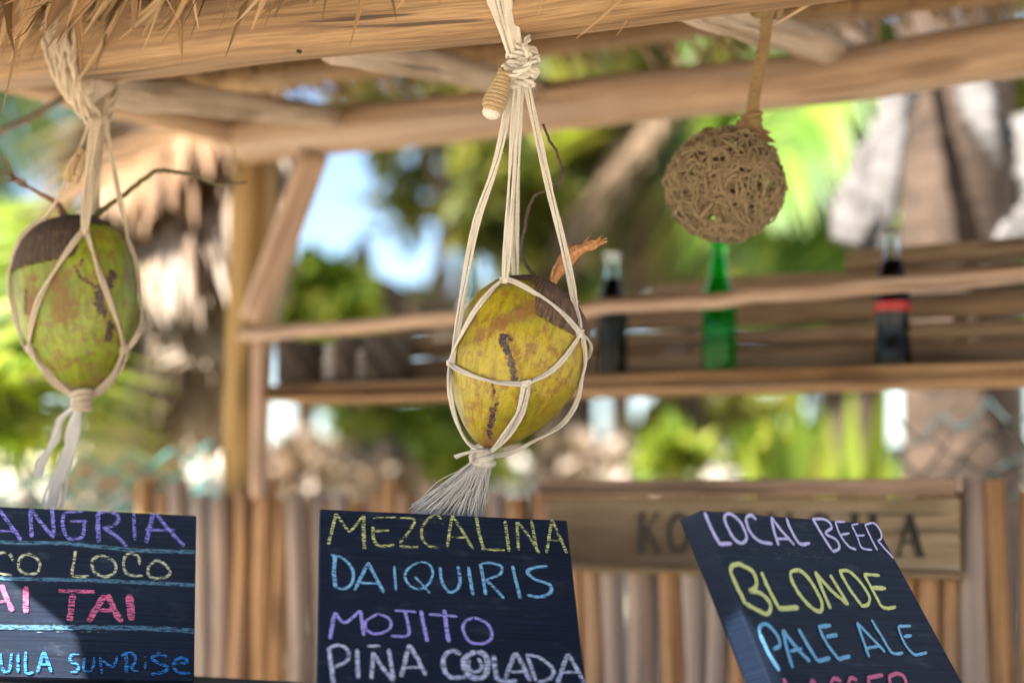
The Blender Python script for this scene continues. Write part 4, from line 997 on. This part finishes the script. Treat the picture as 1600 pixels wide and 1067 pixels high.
# strands over the beam
mb = MB()
def over_beam(xt, xb, yb, k, r=.0046):
    f0 = P(xb, yb, 2.478 + .002 * k)
    u_, v_ = uv_of(Pv(xt, 20, -.085)); ub = uv_of(f0)[0]
    zt_ = sp_[min(range(len(sp_)), key=lambda i: abs(uv_of(sp_[i])[0] - u_))].z
    pts = [f0, H(ub * .55 + u_ * .45, -.072, 2.035 + .003 * k), H(u_, -.0835 - .001 * (k % 3), zt_), H(u_ + .004, -.062, zt_ + R0 * .95), H(u_ + .006, -.02, zt_ + R0 + .006), H(u_ + .008, .034, zt_ + R0 * .7), H(u_ + .01, .045, zt_ - .02), P(797 + 2 * k, 66, 2.575), P(812, 92, 2.51)]
    cord(mb, pts, r, None, ply=2, pitch=.3)
for k, (xt, xb, yb) in enumerate([(760, 796, 84), (769, 799, 86), (778, 803, 86), (787, 807, 88), (795, 811, 88), (803, 814, 88), (774, 801, 90)]): over_beam(xt, xb, yb, k)
mb.build('beam_loop', M['cord'], hang)
# tassel
mb = MB()
for i in range(420):
    a = P(rnd.gauss(757, 5), 716 + rnd.gauss(0, 2), 2.515 + rnd.gauss(0, .004)); s = rnd.random() ** .9
    bx = 640 + 112 * s + rnd.gauss(0, 4); by = 812 + rnd.uniform(-12, 25) - 12 * (1 - s)
    b = P(bx, by, 2.52 + rnd.gauss(0, .014)); wv = rnd.random() * 6
    m1 = a.lerp(b, .33) + V((.004 * (1 - s), 0, .003)) + jit(.0022); m2 = a.lerp(b, .68) + jit(.003)
    mb.tube(spline([a, m1, m2, b], n=4), rnd.uniform(.00055, .001), 4, cap=False)
mb.build('tassel', M['tassel'], hang)

# left hanger
hang2 = thing('cord_hanger', 'weathered tan cord net holding the left greener coconut', 'cord hanger', P(128, 622, 2.83), 'cord nets tied to the front beam')
mb = MB(); D2 = 2.84
def f2(pts, r=.0042, **k): return cord(mb, pts, r, C2, D2, **k)
f2([(142, 182, 2.82), (125, 235, 2.82), (100, 292, 2.82), (56, 372, 2.83), (36, 432, 2.83), (28, 490, 2.83), (38, 535, 2.82), (52, 552, 2.80)], .0038)
for dx in (-3.5, 3.5): f2([(150 + dx, 185, 2.80), (140 + dx, 260, 2.79), (134 + dx, 345, 2.775), (132, 364, 2.775)], .0038)
for dx in (-2, 4): f2([(156 + dx, 188, 2.83), (152 + dx, 260, 2.85), (148 + dx, 330, 2.9), C2['c0'] + V((.01, .095, .05)), C2['c0'] + V((0, .09, -.05)), (130, 616, 2.84)], .0038)
f2([(162, 180, 2.83), (182, 285, 2.84), (200, 375, 2.85), (214, 432, 2.85), (222, 490, 2.84), (214, 525, 2.81), (192, 548)], .0038)
f2([(131, 362), (95, 412), (66, 462), (53, 505), (50, 542)]); f2([(132, 362), (153, 425), (175, 487), (191, 546)])
for k in (-3, 3):
    f2([(191 + k, 546), (179 + k, 580), (152, 608 + k), (132, 622, 2.80)], .004); f2([(50 + k, 543), (75, 578 + k), (108, 610 + k), (126, 622, 2.80)], .004)
mb.build('cord_net', M['cord_old'], hang2)
mb = MB()
for c in ((132, 363), (50, 542), (191, 546)):
    mb = MB(); joint(c, .0052, 3, C2, 2.8); mb.build('knot', M['cord_old'], hang2)
mb = MB(); joint(P(128, 625, 2.80), .011, 4)
mb.build('bottom_knot', M['cord_old'], hang2)
mb = MB()
def ob2(xt, xb, yb, k):
    f0 = P(xb, yb, 2.83); u_ = uv_of(Pv(xt, 80, -.085))[0]; ub = uv_of(f0)[0]
    zt_ = sp_[min(range(len(sp_)), key=lambda i: abs(uv_of(sp_[i])[0] - u_))].z
    pts = [f0, H(ub * .6 + u_ * .4, -.075, 2.015), H(u_, -.0835 - .001 * (k % 3), zt_), H(u_ + .004, -.062, zt_ + R0 * .95), H(u_ + .006, -.02, zt_ + R0 + .006), H(u_ + .02, .034, zt_ + R0 * .7), H(u_ + .035, .045, zt_ - .02), P(150 + 5 * k, 128, 2.90), P(152 + 4 * k, 155, 2.87), P(xb + 6, yb + 8, 2.85)]
    cord(mb, [pts[0]] + [p + jit(.0022) for p in pts[1:-1]] + [pts[-1]], .0046, None, ply=2, pitch=.05)
for k, (xt, xb, yb) in enumerate([(68, 134, 178), (76, 148, 196), (82, 139, 184), (90, 152, 190), (97, 144, 200), (104, 158, 184), (110, 150, 178), (86, 155, 205)]): ob2(xt, xb, yb, k)
for k in range(4): cord(mb, [P(168 - 4 * k, 150, 2.86), P(160 - 2 * k, 178, 2.84), P(150 + k, 215, 2.83), P(138 + 4 * k, 265, 2.83)], .0036, None)
mb.build('beam_loop', M['cord_old'], hang2)
mb = MB()
cord(mb, [P(130, 232, 2.81), P(118, 248, 2.805), P(108, 262, 2.805), P(104, 280, 2.81)], .006, None, ply=3, pitch=.03); cord(mb, [P(133, 238, 2.81), P(126, 262, 2.805), P(118, 285, 2.81)], .006, None, ply=3, pitch=.03); cord(mb, [P(112, 285, 2.81), P(110, 262, 2.80), P(122, 244, 2.80)], .005, None, ply=2)
mb.build('tied_end', M['cord_tan'], hang2)
mb = MB()
for i in range(46):
    s = rnd.random(); a = P(124 + rnd.gauss(0, 3), 632, 2.80 + rnd.gauss(0, .004))
    if s < .65: q = [a, P(112 + rnd.gauss(0, 5), 680, 2.8), P(96 + rnd.gauss(0, 6), 735, 2.8), P(82 + rnd.gauss(0, 7), 780, 2.8), P(78 + rnd.gauss(0, 9), 820, 2.8)]
    else: q = [a, P(96 + rnd.gauss(0, 3), 655, 2.82), P(84 + rnd.gauss(0, 4), 690, 2.83), P(66 + rnd.gauss(0, 5), 722, 2.83), P(58 + rnd.gauss(0, 6), 745, 2.83)]
    mb.tube(spline(q, n=6), rnd.uniform(.0011, .0021), 5)
mb.build('tassel', M['tassel'], hang2)

# ------------------------------------------------------------------ twine ball lamp
bc = P(1133, 290, 2.80); br_ = 88 * 2.80 / FPX
ball = thing('twine_ball', 'hollow ball of tangled brown vine hanging on a rope from a roof pole', 'hanging ball', bc)
mb = MB(); r2 = random.Random(3)
for i in range(185):
    n = V((r2.gauss(0, 1), r2.gauss(0, 1), r2.gauss(0, 1))).normalized(); a = n.orthogonal().normalized(); b = n.cross(a); h = r2.uniform(-.75, .75) * br_; rr_ = math.sqrt(br_ ** 2 - h * h); ph = r2.random() * 9; t0 = r2.random() * 6.28; ex = r2.uniform(1.5, 6.0)
    q = []
    for k in range(int(ex * 6) + 2):
        t = t0 + k / 6; p = (n * h + (a * math.cos(t) + b * math.sin(t)) * rr_); p = V((p.x * 1.02, p.y, p.z * (.96 if p.z < 0 else 1.0) )); q.append(bc + p * (1 + .09 * noise.noise(V((t * 2 + ph, i, 0))) + r2.uniform(-.03, .03) * .3) * r2.uniform(.975, 1.01) + jit(.0022))
    mb.tube(spline(q, n=2), r2.choice([.0008, .0011, .0015, .0024]), 5)
mb.build('vine_tangle', M['vine'], ball)
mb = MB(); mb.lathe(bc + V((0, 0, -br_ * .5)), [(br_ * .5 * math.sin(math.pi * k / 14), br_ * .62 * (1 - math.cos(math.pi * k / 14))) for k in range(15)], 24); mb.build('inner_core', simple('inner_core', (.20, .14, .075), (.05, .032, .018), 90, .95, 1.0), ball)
mb = MB(); q = [P(1200, 8, 2.72), P(1195, 60, 2.75), P(1184, 115, 2.78), P(1176, 170, 2.80), P(1172, 210, 2.80)]
cord(mb, q, .009, None, ply=3, pitch=.03); joint(q[0], .014, 4, ax=V((1, .3, 0)).normalized()); joint(P(1175, 188, 2.8), .011, 3)
mb.build('rope', M['rope_brown'], ball)
mb = MB(); blade(mb, P(1150, 200, 2.78), P(1205, 208, 2.78), .014, .008, 8, tw=V((0, 1, .2))); blade(mb, P(1165, 195, 2.79), P(1212, 222, 2.76), .011, .006, 8, tw=V((0, 1, -.2))); mb.build('leaf_wrap', M['orange_frond'], ball)

# ------------------------------------------------------------------ plants
def frond(mb, base, d, L, droop, nl=34, ll=.45, lw=.018, hang=.35, seed=0, rach=.014, rmb=None, spread=.9):
    r = random.Random(seed); d = d.normalized(); pts = []; p = V(base); dirv = V(d); n = 14
    for i in range(n + 1):
        pts.append(V(p)); p = p + dirv * (L / n); dirv = (dirv + V((0, 0, -droop / n))).normalized()
    (rmb or mb).tube(pts, [rach * (1 - .85 * i / n) for i in range(n + 1)], 6, cap=False)
    for i in range(nl):
        t = .14 + .86 * i / nl; f = t * n; k = min(int(f), n - 1); q = pts[k].lerp(pts[k + 1], f - k); tg = (pts[k + 1] - pts[k]).normalized()
        sd = tg.cross(V((0, 0, 1))); sd = sd.normalized() if sd.length > .1 else tg.orthogonal().normalized(); up = sd.cross(tg)
        l = ll * (math.sin(math.pi * min(1, .12 + t * .86)) ** .6) * r.uniform(.8, 1.1)
        for s in (-1, 1):
            dv = (sd * s * spread + tg * (.55 + .3 * t) + up * r.uniform(.0, .25)).normalized(); vs = []; pp = V(q); w = lw * r.uniform(.8, 1.2); dd = V(dv)
            wd = dd.cross(up); wd = wd.normalized() if wd.length > .01 else tg
            for j in range(4):
                ww = w * (1, 1, .75, .06)[j]; vs += [pp + wd * ww * .5, pp - wd * ww * .5]; pp = pp + dd * (l / 3); dd = (dd + V((r.gauss(0, .05), r.gauss(0, .05), -hang * r.uniform(.6, 1.4)))).normalized()
            mb.add(vs, [(0, 1, 3, 2), (2, 3, 5, 4), (4, 5, 7, 6)])
def trunk(mb, base, top, r0, r1, n=14, wob=.12, bow=0):
    mid = base.lerp(top, .5) + V((bow, 0, 0)); mb.tube(spline([base, mid, top], n=n // 2), [r0 + (r1 - r0) * i / n for i in range(n // 2 * 2 + 1)], 14, wob=wob)
def gz(x, y): return ground_h(x, y)
def ground_under(p): return V((p.x, p.y, gz(p.x, p.y) - .05))

def palm(name_label, crown_px, d, fr, mat, tr=.12, bark='palm_bark', lean=0, group=None, trunk_vis=True, kind='palm_tree'):
    """fr: list of (end px, end py, length factor, droop, depth offset)"""
    c = P(*crown_px, d); b = ground_under(c + V((lean, 0, 0)))
    t = thing(kind, name_label, 'palm tree', b, group)
    mb = MB(); trunk(mb, b, c + V((0, 0, .02)), tr, tr * .75, 16, .12); mb.build('trunk', M[bark], t)
    for i, (ex, ey, lf, dr, do, *rest) in enumerate(fr):
        m = rest[0] if rest else mat; o = dict(ll=.5, lw=.022, hang=.35, nl=34); o.update(rest[1] if len(rest) > 1 else {})
        e = P(ex, ey, d + do); L = (e - c).length * lf; dv = (e - c).normalized() + V((0, 0, dr * .45))
        mb = MB(); frond(mb, c, dv, L, dr, seed=i * 7 + int(crown_px[0]), **o); mb.build('frond', M[m], t)
    return t
# dead skirt palm at the left
palm('palm with a hanging skirt of pale dry fronds left of the corner post', (425, 150), 5.6,
     [(150, 300, 1, 0.30, -0.50, 'orange_frond', dict(ll=0.50, hang=.4, nl=50, lw=.045)), (190, 340, 1, 0.30, -0.30, 'orange_frond', dict(ll=0.50, hang=.4, nl=50, lw=.045)), (190, 420, 1, 0.30, -0.50, 'dry_frond', dict(ll=0.60, hang=.4, nl=50, lw=.045)), (230, 520, 1, 0.30, -0.30, 'dry_frond', dict(ll=0.60, hang=.4, nl=50, lw=.045)), (200, 640, 1, 0.30, -0.20, 'dry_frond', dict(ll=0.65, hang=.4, nl=50, lw=.045)), (270, 700, 1, 0.20, -0.40, 'dry_frond', dict(ll=0.38, hang=.4, nl=50, lw=.045)), (330, 740, 1, 0.20, -0.10, 'dry_frond', dict(ll=0.26, hang=.4, nl=50, lw=.045)), (350, 700, 1, 0.15, 0.10, 'dry_frond', dict(ll=0.22, hang=.4, nl=50, lw=.045)), (240, 600, 1, 0.20, 0.30, 'dry_frond', dict(ll=0.50, hang=.4, nl=50, lw=.045)), (150, 560, 1, 0.40, 0.50, 'dry_frond', dict(ll=0.65, hang=.4, nl=50, lw=.045)), (280, 420, 1, 0.30, -0.10, 'dry_frond', dict(ll=0.50, hang=.4, nl=50, lw=.045)), (180, 240, 1, 0.40, 0.30, 'dry_frond', dict(ll=0.50, hang=.4, nl=50, lw=.045)), (300, 560, 1, 0.20, -0.60, 'dry_frond', dict(ll=0.28, hang=.4, nl=50, lw=.045)), (200, 760, 1, 0.20, 0.20, 'dry_frond', dict(ll=0.60, hang=.4, nl=50, lw=.045))],
     'dry_frond', .055, 'pink_bark', lean=-.12)
# green palm at the left edge
palm('low bright green palm with arching fronds at the left edge', (-190, 760), 4.6,
     [(60, 480, 1.1, .8, .2), (110, 600, 1.05, .7, .0), (90, 690, 1.05, .5, -.2), (20, 400, 1.1, .7, .5), (-20, 330, 1.1, .6, .8), (-120, 300, 1, .6, .5), (-330, 420, 1, .7, 0), (140, 640, 1.0, .6, .6), (40, 560, 1.1, .8, -.4), (60, 640, 1.0, .6, .9)], 'lime_green', .09)
palm('tall green palm whose frond tips cross the pale sky at the top left', (-60, 20), 7.5,
     [(140, 200, 1, .7, 0), (110, 300, 1, .8, .3), (170, 90, 1, .5, .2), (-60, 330, 1, .8, 0), (-250, 200, 1, .7, 0), (-160, -250, 1, .5, 0)], 'palm_green', .12)
# green palm at the right behind the ball
palm('deep green palm with long drooping fronds behind the twine ball', (1330, 40), 7.0,
     [(1190, 330, 1, .5, -.4, 'palm_green', dict(ll=.55, lw=.035)), (1240, 430, 1, .4, 0, 'lime_green', dict(ll=.55, lw=.035)), (1300, 470, 1, .35, -.3, 'palm_green', dict(ll=.5, lw=.035)), (1370, 420, 1, .4, .3, 'palm_green'), (1160, 200, 1, .6, .2, 'palm_green', dict(lw=.035)), (1400, 300, 1, .5, 0), (1200, 400, 1, .5, .6, 'palm_green', dict(ll=.6, lw=.04)), (1280, 330, 1, .4, .9, 'dark_green', dict(ll=.6, lw=.04)), (1500, -200, 1, .6, 0), (1250, -250, 1, .6, 0)], 'palm_green', .12)
palm('palm with brown dead fronds hanging behind the slim cola bottle', (1075, 110), 8.2,
     [(880, 420, 1, .3, -.3, 'brown_frond', dict(ll=.4, nl=34, lw=.03)), (960, 430, 1, .25, 0, 'olive_green', dict(ll=.5, nl=40, lw=.035)), (1020, 460, 1, .2, .2, 'brown_frond', dict(ll=.4, nl=30, lw=.03)), (850, 330, 1, .4, .2, 'olive_green', dict(lw=.035)), (1110, 470, 1, .2, -.2, 'olive_green', dict(lw=.03)), (900, 260, 1, .5, .3, 'lime_green', dict(lw=.035)), (1000, -150, 1, .5, .3, 'palm_green'), (1180, -120, 1, .5, .3, 'palm_green')], 'brown_frond', .06)
# thick palm trunk at the right with dry frond bases
tp = P(1492, 420, 5.0); tb = ground_under(tp); tk = thing('palm_tree', 'thick brown palm trunk with ragged pale dry frond bases at the right', 'palm tree', tb)
mb = MB(); trunk(mb, tb, V((tp.x + .02, tp.y + .1, 4.2)), .155, .135, 24, .03, .01); mb.build('trunk', M['palm_bark'], tk)
def sheath(pts, w, th=.012):
    mb = MB(); s = spline([P(*p) for p in pts], n=14); vs = []; n = len(s)
    for i, p in enumerate(s):
        t = i / (n - 1); d = (s[min(i + 1, n - 1)] - s[max(i - 1, 0)]).normalized(); sd = d.cross((p - CP).normalized()).normalized(); nn = sd.cross(d)
        k = min(range(len(w) - 1), key=lambda q: abs((q + .5) / (len(w) - 1) - t)); f = t * (len(w) - 1) - k; ww = w[k] + (w[k + 1] - w[k]) * f
        ww *= (1 + .3 * noise.noise(V((t * 9, w[0] * 90, 0))) + .35 * noise.noise(V((t * 31, w[1] * 90, 4)))) * (1 - .5 * max(0, t - .8) / .2)
        for (a, b) in ((-1, 0), (-.6, .5), (0, .8), (.6, .5), (1, 0), (.6, -.5), (0, -.2), (-.6, -.5)): vs.append(p + sd * a * ww + nn * b * (ww * .35 + th * .4))
    fs = [(i * 8 + k, i * 8 + (k + 1) % 8, (i + 1) * 8 + (k + 1) % 8, (i + 1) * 8 + k) for i in range(n - 1) for k in range(8)] + [tuple(range(8)), tuple((n - 1) * 8 + k for k in range(8))]
    mb.add(vs, fs); return mb.build('frond_base', M['dry_sheath'], tk)
sheath([(1430, 120, 4.9), (1395, 190, 4.75), (1350, 300, 4.6), (1322, 380, 4.5)], [.03, .035, .06, .07])
sheath([(1440, 90, 4.95), (1400, 150, 4.8), (1385, 260, 4.62), (1355, 425, 4.52)], [.03, .035, .04, .05])
sheath([(1500, 60, 4.85), (1525, 150, 4.75), (1540, 200, 4.7), (1562, 262, 4.7)], [.035, .045, .035, .008])
sheath([(1600, 180, 4.8), (1640, 300, 4.6), (1600, 350, 4.5), (1535, 408, 4.4)], [.06, .06, .04, .012])

def leaf_cloud(mb, c, rx, ry, rz, n, size, r):
    clumps = [(c + V((r.gauss(0, .45) * rx, r.gauss(0, .45) * ry, r.gauss(0, .45) * rz)), r.uniform(.25, .5)) for _ in range(max(4, n // 45))]
    for i in range(n):
        cc, s = r.choice(clumps); p = cc + V((r.gauss(0, .5) * rx * s, r.gauss(0, .5) * ry * s, r.gauss(0, .5) * rz * s))
        d = V((r.gauss(0, 1), r.gauss(0, 1), r.gauss(-.25, .7))).normalized(); sd = d.cross(V((r.gauss(0, 1), r.gauss(0, 1), r.gauss(0, 1)))).normalized(); l = size * r.uniform(.6, 1.3); w = l * .3; nn = sd.cross(d)
        mb.add([p, p + d * l * .45 + sd * w + nn * w * .3, p + d * l, p + d * l * .45 - sd * w + nn * w * .3], [(0, 1, 2, 3)])
def tree(px, py, d, rx, ry, mat, label, n=900, size=.16, kind='leafy_tree', cat='tree', group=None, seed=0):
    r = random.Random(seed + int(px)); c = P(px, py, d); k = d / FPX; b = ground_under(c)
    t = thing(kind, label, cat, b, group)
    mb = MB(); h = (c - b).length; tr = max(.02, min(.12, .03 * h)); trunk(mb, b, c, tr, tr * .5, 10, .1, r.uniform(-.08, .08))
    for j in range(5):
        e = c + V((r.uniform(-.7, .7) * rx * k, r.uniform(-.4, .4) * rx * k, r.uniform(-.2, .7) * ry * k)); s = b.lerp(c, r.uniform(.65, .98)); mb.tube(spline([s, s.lerp(e, .5) + V((0, 0, .03)), e], n=4), [tr * .4 * (1 - .8 * i / 8) for i in range(9)], 6)
    mb.build('trunk' if cat == 'tree' else 'stem', M['tree_bark'], t)
    mb = MB(); leaf_cloud(mb, c, rx * k, rx * k * .8, ry * k, n, size, r); mb.build('crown' if cat == 'tree' else 'foliage', M[mat], t, smooth=False)
    return t
# mid distance trees and bushes
tree(480, 455, 7.5, 85, 60, 'lime_green', 'yellow-green leafy tree right of the corner post brace', 700, .16)
tree(850, 300, 8.5, 120, 130, 'olive_green', 'olive tree with yellow leaf tips behind the middle cords', 1100, .17)
tree(735, 150, 8.8, 170, 40, 'olive_green', 'dark crown showing between the tie poles over the rear beam', 600, .17)
tree(700, 280, 9.2, 95, 110, 'olive_green', 'thin olive tree with sparse leaves against the sky left of the middle cords', 170, .15)
tree(980, 330, 11, 150, 150, 'olive_green', 'hazy olive tree behind the slim cola bottle', 1100, .2)
tree(1120, 180, 12, 140, 110, 'dark_green', 'dark tree behind the rope of the twine ball', 900, .2)
tree(1270, 300, 10, 150, 200, 'dark_green', 'broad green tree behind the drooping palm fronds at the right', 1500, .2)
tree(780, 470, 10, 110, 50, 'olive_green', 'low olive crown just over the shelf rail beside the middle coconut', 500, .18)
tree(1560, 250, 9, 120, 200, 'olive_green', 'tree in shade behind the thick palm trunk', 1100, .2)
tree(60, 480, 9, 120, 120, 'dark_green', 'dark green tree behind the low palm at the left edge', 900, .2)
tree(1040, 60, 10, 200, 50, 'olive_green', 'crown showing above the rear beam left of the rope', 700, .18)
tree(1330, 60, 9, 90, 40, 'palm_green', 'green crown above the rear beam behind the palest tie pole', 400, .16)
tree(470, 722, 7.0, 60, 20, 'dry_frond', 'dry tan bush low behind the fence right of the corner post', 320, .11, 'bush', 'bush')
tree(590, 728, 7.6, 70, 18, 'dry_frond', 'dry beige bush low behind the fence left of the tassel', 320, .11, 'bush', 'bush')
tree(930, 715, 7.4, 70, 20, 'dry_frond', 'dry pale bush behind the fence over the left end of the sign', 320, .11, 'bush', 'bush')
tree(540, 650, 9.0, 40, 25, 'lime_green', 'sparse yellow-green bush across the sky gap under the shelf', 110, .12, 'bush', 'bush')
tree(600, 660, 8.0, 80, 26, 'lime_green', 'sunlit lime bush under the shelf left of the middle coconut', 420, .13, 'bush', 'bush')
tree(672, 655, 8.6, 42, 34, 'dark_green', 'dark bush directly behind the lower left of the middle coconut', 300, .13, 'bush', 'bush')
tree(690, 720, 7.6, 60, 22, 'lime_green', 'low yellow-green bush beside the tassel', 300, .12, 'bush', 'bush')
tree(1050, 660, 8.2, 60, 40, 'olive_green', 'brownish olive bush under the shelf right of the white sky gap', 420, .13, 'bush', 'bush')
tree(1055, 705, 7.0, 32, 18, 'lime_green', 'small bright green bush just over the sign top', 200, .11, 'bush', 'bush')
tree(1215, 705, 7.2, 60, 30, 'lime_green', 'yellow-green bush over the sign left of the strap leaves', 420, .13, 'bush', 'bush')
tree(1180, 640, 9.5, 70, 40, 'olive_green', 'olive bush under the shelf left of the blade leaved plant', 420, .14, 'bush', 'bush')
tree(840, 680, 9.5, 40, 20, 'olive_green', 'pale olive bush behind the right side of the middle coconut', 200, .12, 'bush', 'bush')
tree(1780, 330, 8.5, 170, 190, 'palm_green', 'leafy green tree at the far right beyond the thick palm', 900, .2)
tree(2080, 420, 9.5, 200, 220, 'olive_green', 'olive tree farthest to the right beyond the bar', 900, .2)
tree(1830, 680, 8.0, 150, 60, 'olive_green', 'olive bush at the far right beyond the fence', 500, .15, 'bush', 'bush')
tree(-420, 480, 9.0, 170, 200, 'olive_green', 'olive tree at the far left beyond the low palm', 800, .2)
# strap leaved plant below the shelf at the right
ag = P(1290, 800, 6.2); agb = ground_under(ag); pl = thing('strap_leaf_plant', 'clump of broad yellow-green strap leaves over the sign at the right', 'plant', agb)
mb = MB()
for i, (ex, ey) in enumerate([(1165, 690), (1210, 630), (1245, 600), (1290, 640), (1330, 600), (1385, 590), (1365, 660), (1180, 740), (1400, 700), (1270, 690), (1320, 720), (1230, 700)]):
    e = P(ex, ey, 6.2 + rnd.uniform(-.4, .4)); m = agb.lerp(e, .55) + V((0, 0, .12)) + jit(.03); s = spline([agb + V((rnd.gauss(0, .05), rnd.gauss(0, .05), 0)), m, e], n=6); vs = []
    for k, p in enumerate(s):
        t = k / (len(s) - 1); ww = .07 * math.sin(math.pi * min(1, .25 + .75 * t)) + .002; d = (s[min(k + 1, len(s) - 1)] - s[max(k - 1, 0)]).normalized(); sd = d.cross(V((rnd.gauss(0, .1), 1, .2))).normalized(); vs += [p - sd * ww, p + sd.cross(d) * ww * .4, p + sd * ww]
    mb.add(vs, [f for k in range(len(s) - 1) for f in ((3 * k, 3 * k + 1, 3 * k + 4, 3 * k + 3), (3 * k + 1, 3 * k + 2, 3 * k + 5, 3 * k + 4))])
mb.build('leaves', M['lime_green'], pl)
# far palms
fars = [(790, 560, 18), (960, 520, 20), (1230, 540, 17), (1480, 520, 15), (850, 600, 22)]
for i, (x, y, d) in enumerate(fars):
    r = random.Random(i + 40); fr = []
    for k in range(9):
        a = 2 * math.pi * k / 9 + r.random() * .4; L = 150 * 14 / d; fr.append((x + math.cos(a) * L, y - abs(math.sin(a)) * L * .7 + (30 if math.sin(a) < 0 else 0), 1.05, .9, math.sin(a) * .8, None))
    fr = [(a, b, c, dd, e) for a, b, c, dd, e, _ in fr]
    palm('small far palm standing in the sandy grove behind the bar', (x, y), d, fr, ['olive_green', 'palm_green'][i % 2], .1, group='far palms in the grove')
for i, (x, y, d) in enumerate([(-420, -560, 7.5), (-150, -760, 9.5), (1490, -620, 7.8), (1720, -760, 6.5), (905, -760, 11.5)]):  # palms added for their shade, unseen crowns dappling the dune and plants
    r = random.Random(i + 70); fr = []; c = P(x, y, d)
    for k in range(13):
        a = 2 * math.pi * k / 13 + r.random() * .5; e = c + V((math.cos(a) * 2.1, math.sin(a) * 2.1, r.uniform(-.5, .9))); q = e - CP; dd = q.dot(CF)
        fr.append((800 + FPX * q.dot(CR) / dd, 533.5 - FPX * q.dot(CU) / dd, 1.1, .9, dd - d, 'palm_green', dict(ll=.75, lw=.05, nl=30)))
    palm('tall palm added to shade the grove behind the bar, crown out of view', (x, y), d, fr, 'palm_green', .09, group='tall palms added to shade the grove')
# brown pointed thatch top seen over the rail
cb = P(565, 378, 8.0); pb = ground_under(cb); pal = thing('palapa', 'brown pointed thatch sunshade rising over the shelf rail at the left', 'sunshade', pb)
mb = MB(); mb.tube([pb, cb - V((0, 0, .05))], .05, 10, wob=.1); mb.build('pole', M['tree_bark'], pal)
mb = MB(); mb.lathe(cb, [(.02, .02), (.06, -.14), (.12, -.22), (.26, -.30), (.46, -.36), (.44, -.38), (.2, -.3), (.05, -.2)], 22)
for i in range(500):
    a = rnd.random() * 6.28; t = rnd.random() ** .6; p0 = cb + V((math.cos(a) * .04, math.sin(a) * .04, 0)); ra = .05 + .42 * t; z = -.12 - .25 * t
    q = cb + V((math.cos(a) * ra, math.sin(a) * ra, z)); blade(mb, q, q + V((math.cos(a) * .09, math.sin(a) * .09, -.09)) + jit(.01), .012, .01, 3)
mb.build('thatch_cone', M['brown_frond'], pal)

# ------------------------------------------------------------------ nets behind
def net(name, x0, x1, ytop, ybot, d, cols, rows, r, mat, label, wav=12):
    mb = MB(); r_ = random.Random(5)
    def pt(i, j):
        fx = i / cols; x = x0 + (x1 - x0) * fx; sag = wav * math.sin(fx * math.pi * 3 + 1) + wav * .8 * noise.noise(V((fx * 5, j * .4, d)))
        return P(x, ytop + (ybot - ytop) * j / rows + sag, d + .08 * math.sin(fx * 7 + j))
    for i in range(cols):
        for j in range(rows):
            a, b = pt(i, j), pt(i + 1, j + 1)
            if (i + j) % 2 == 0: mb.tube([a, a.lerp(b, .5) + jit(.006), b], r, 5)
            else: mb.tube([pt(i + 1, j), pt(i + 1, j).lerp(pt(i, j + 1), .5) + jit(.006), pt(i, j + 1)], r, 5)
    return tag(mb.build(name, M[mat], None, pt(0, rows)), label, 'net')
net('fishing_net', -260, 330, 700, 830, 4.5, 18, 6, .0042, 'teal_net', 'teal fishing net draped behind the left chalkboard')
net('fishing_net', 1400, 1760, 640, 790, 4.2, 10, 5, .0035, 'dark_net', 'thin dark net hanging before the thick palm trunk under the shelf', 16)
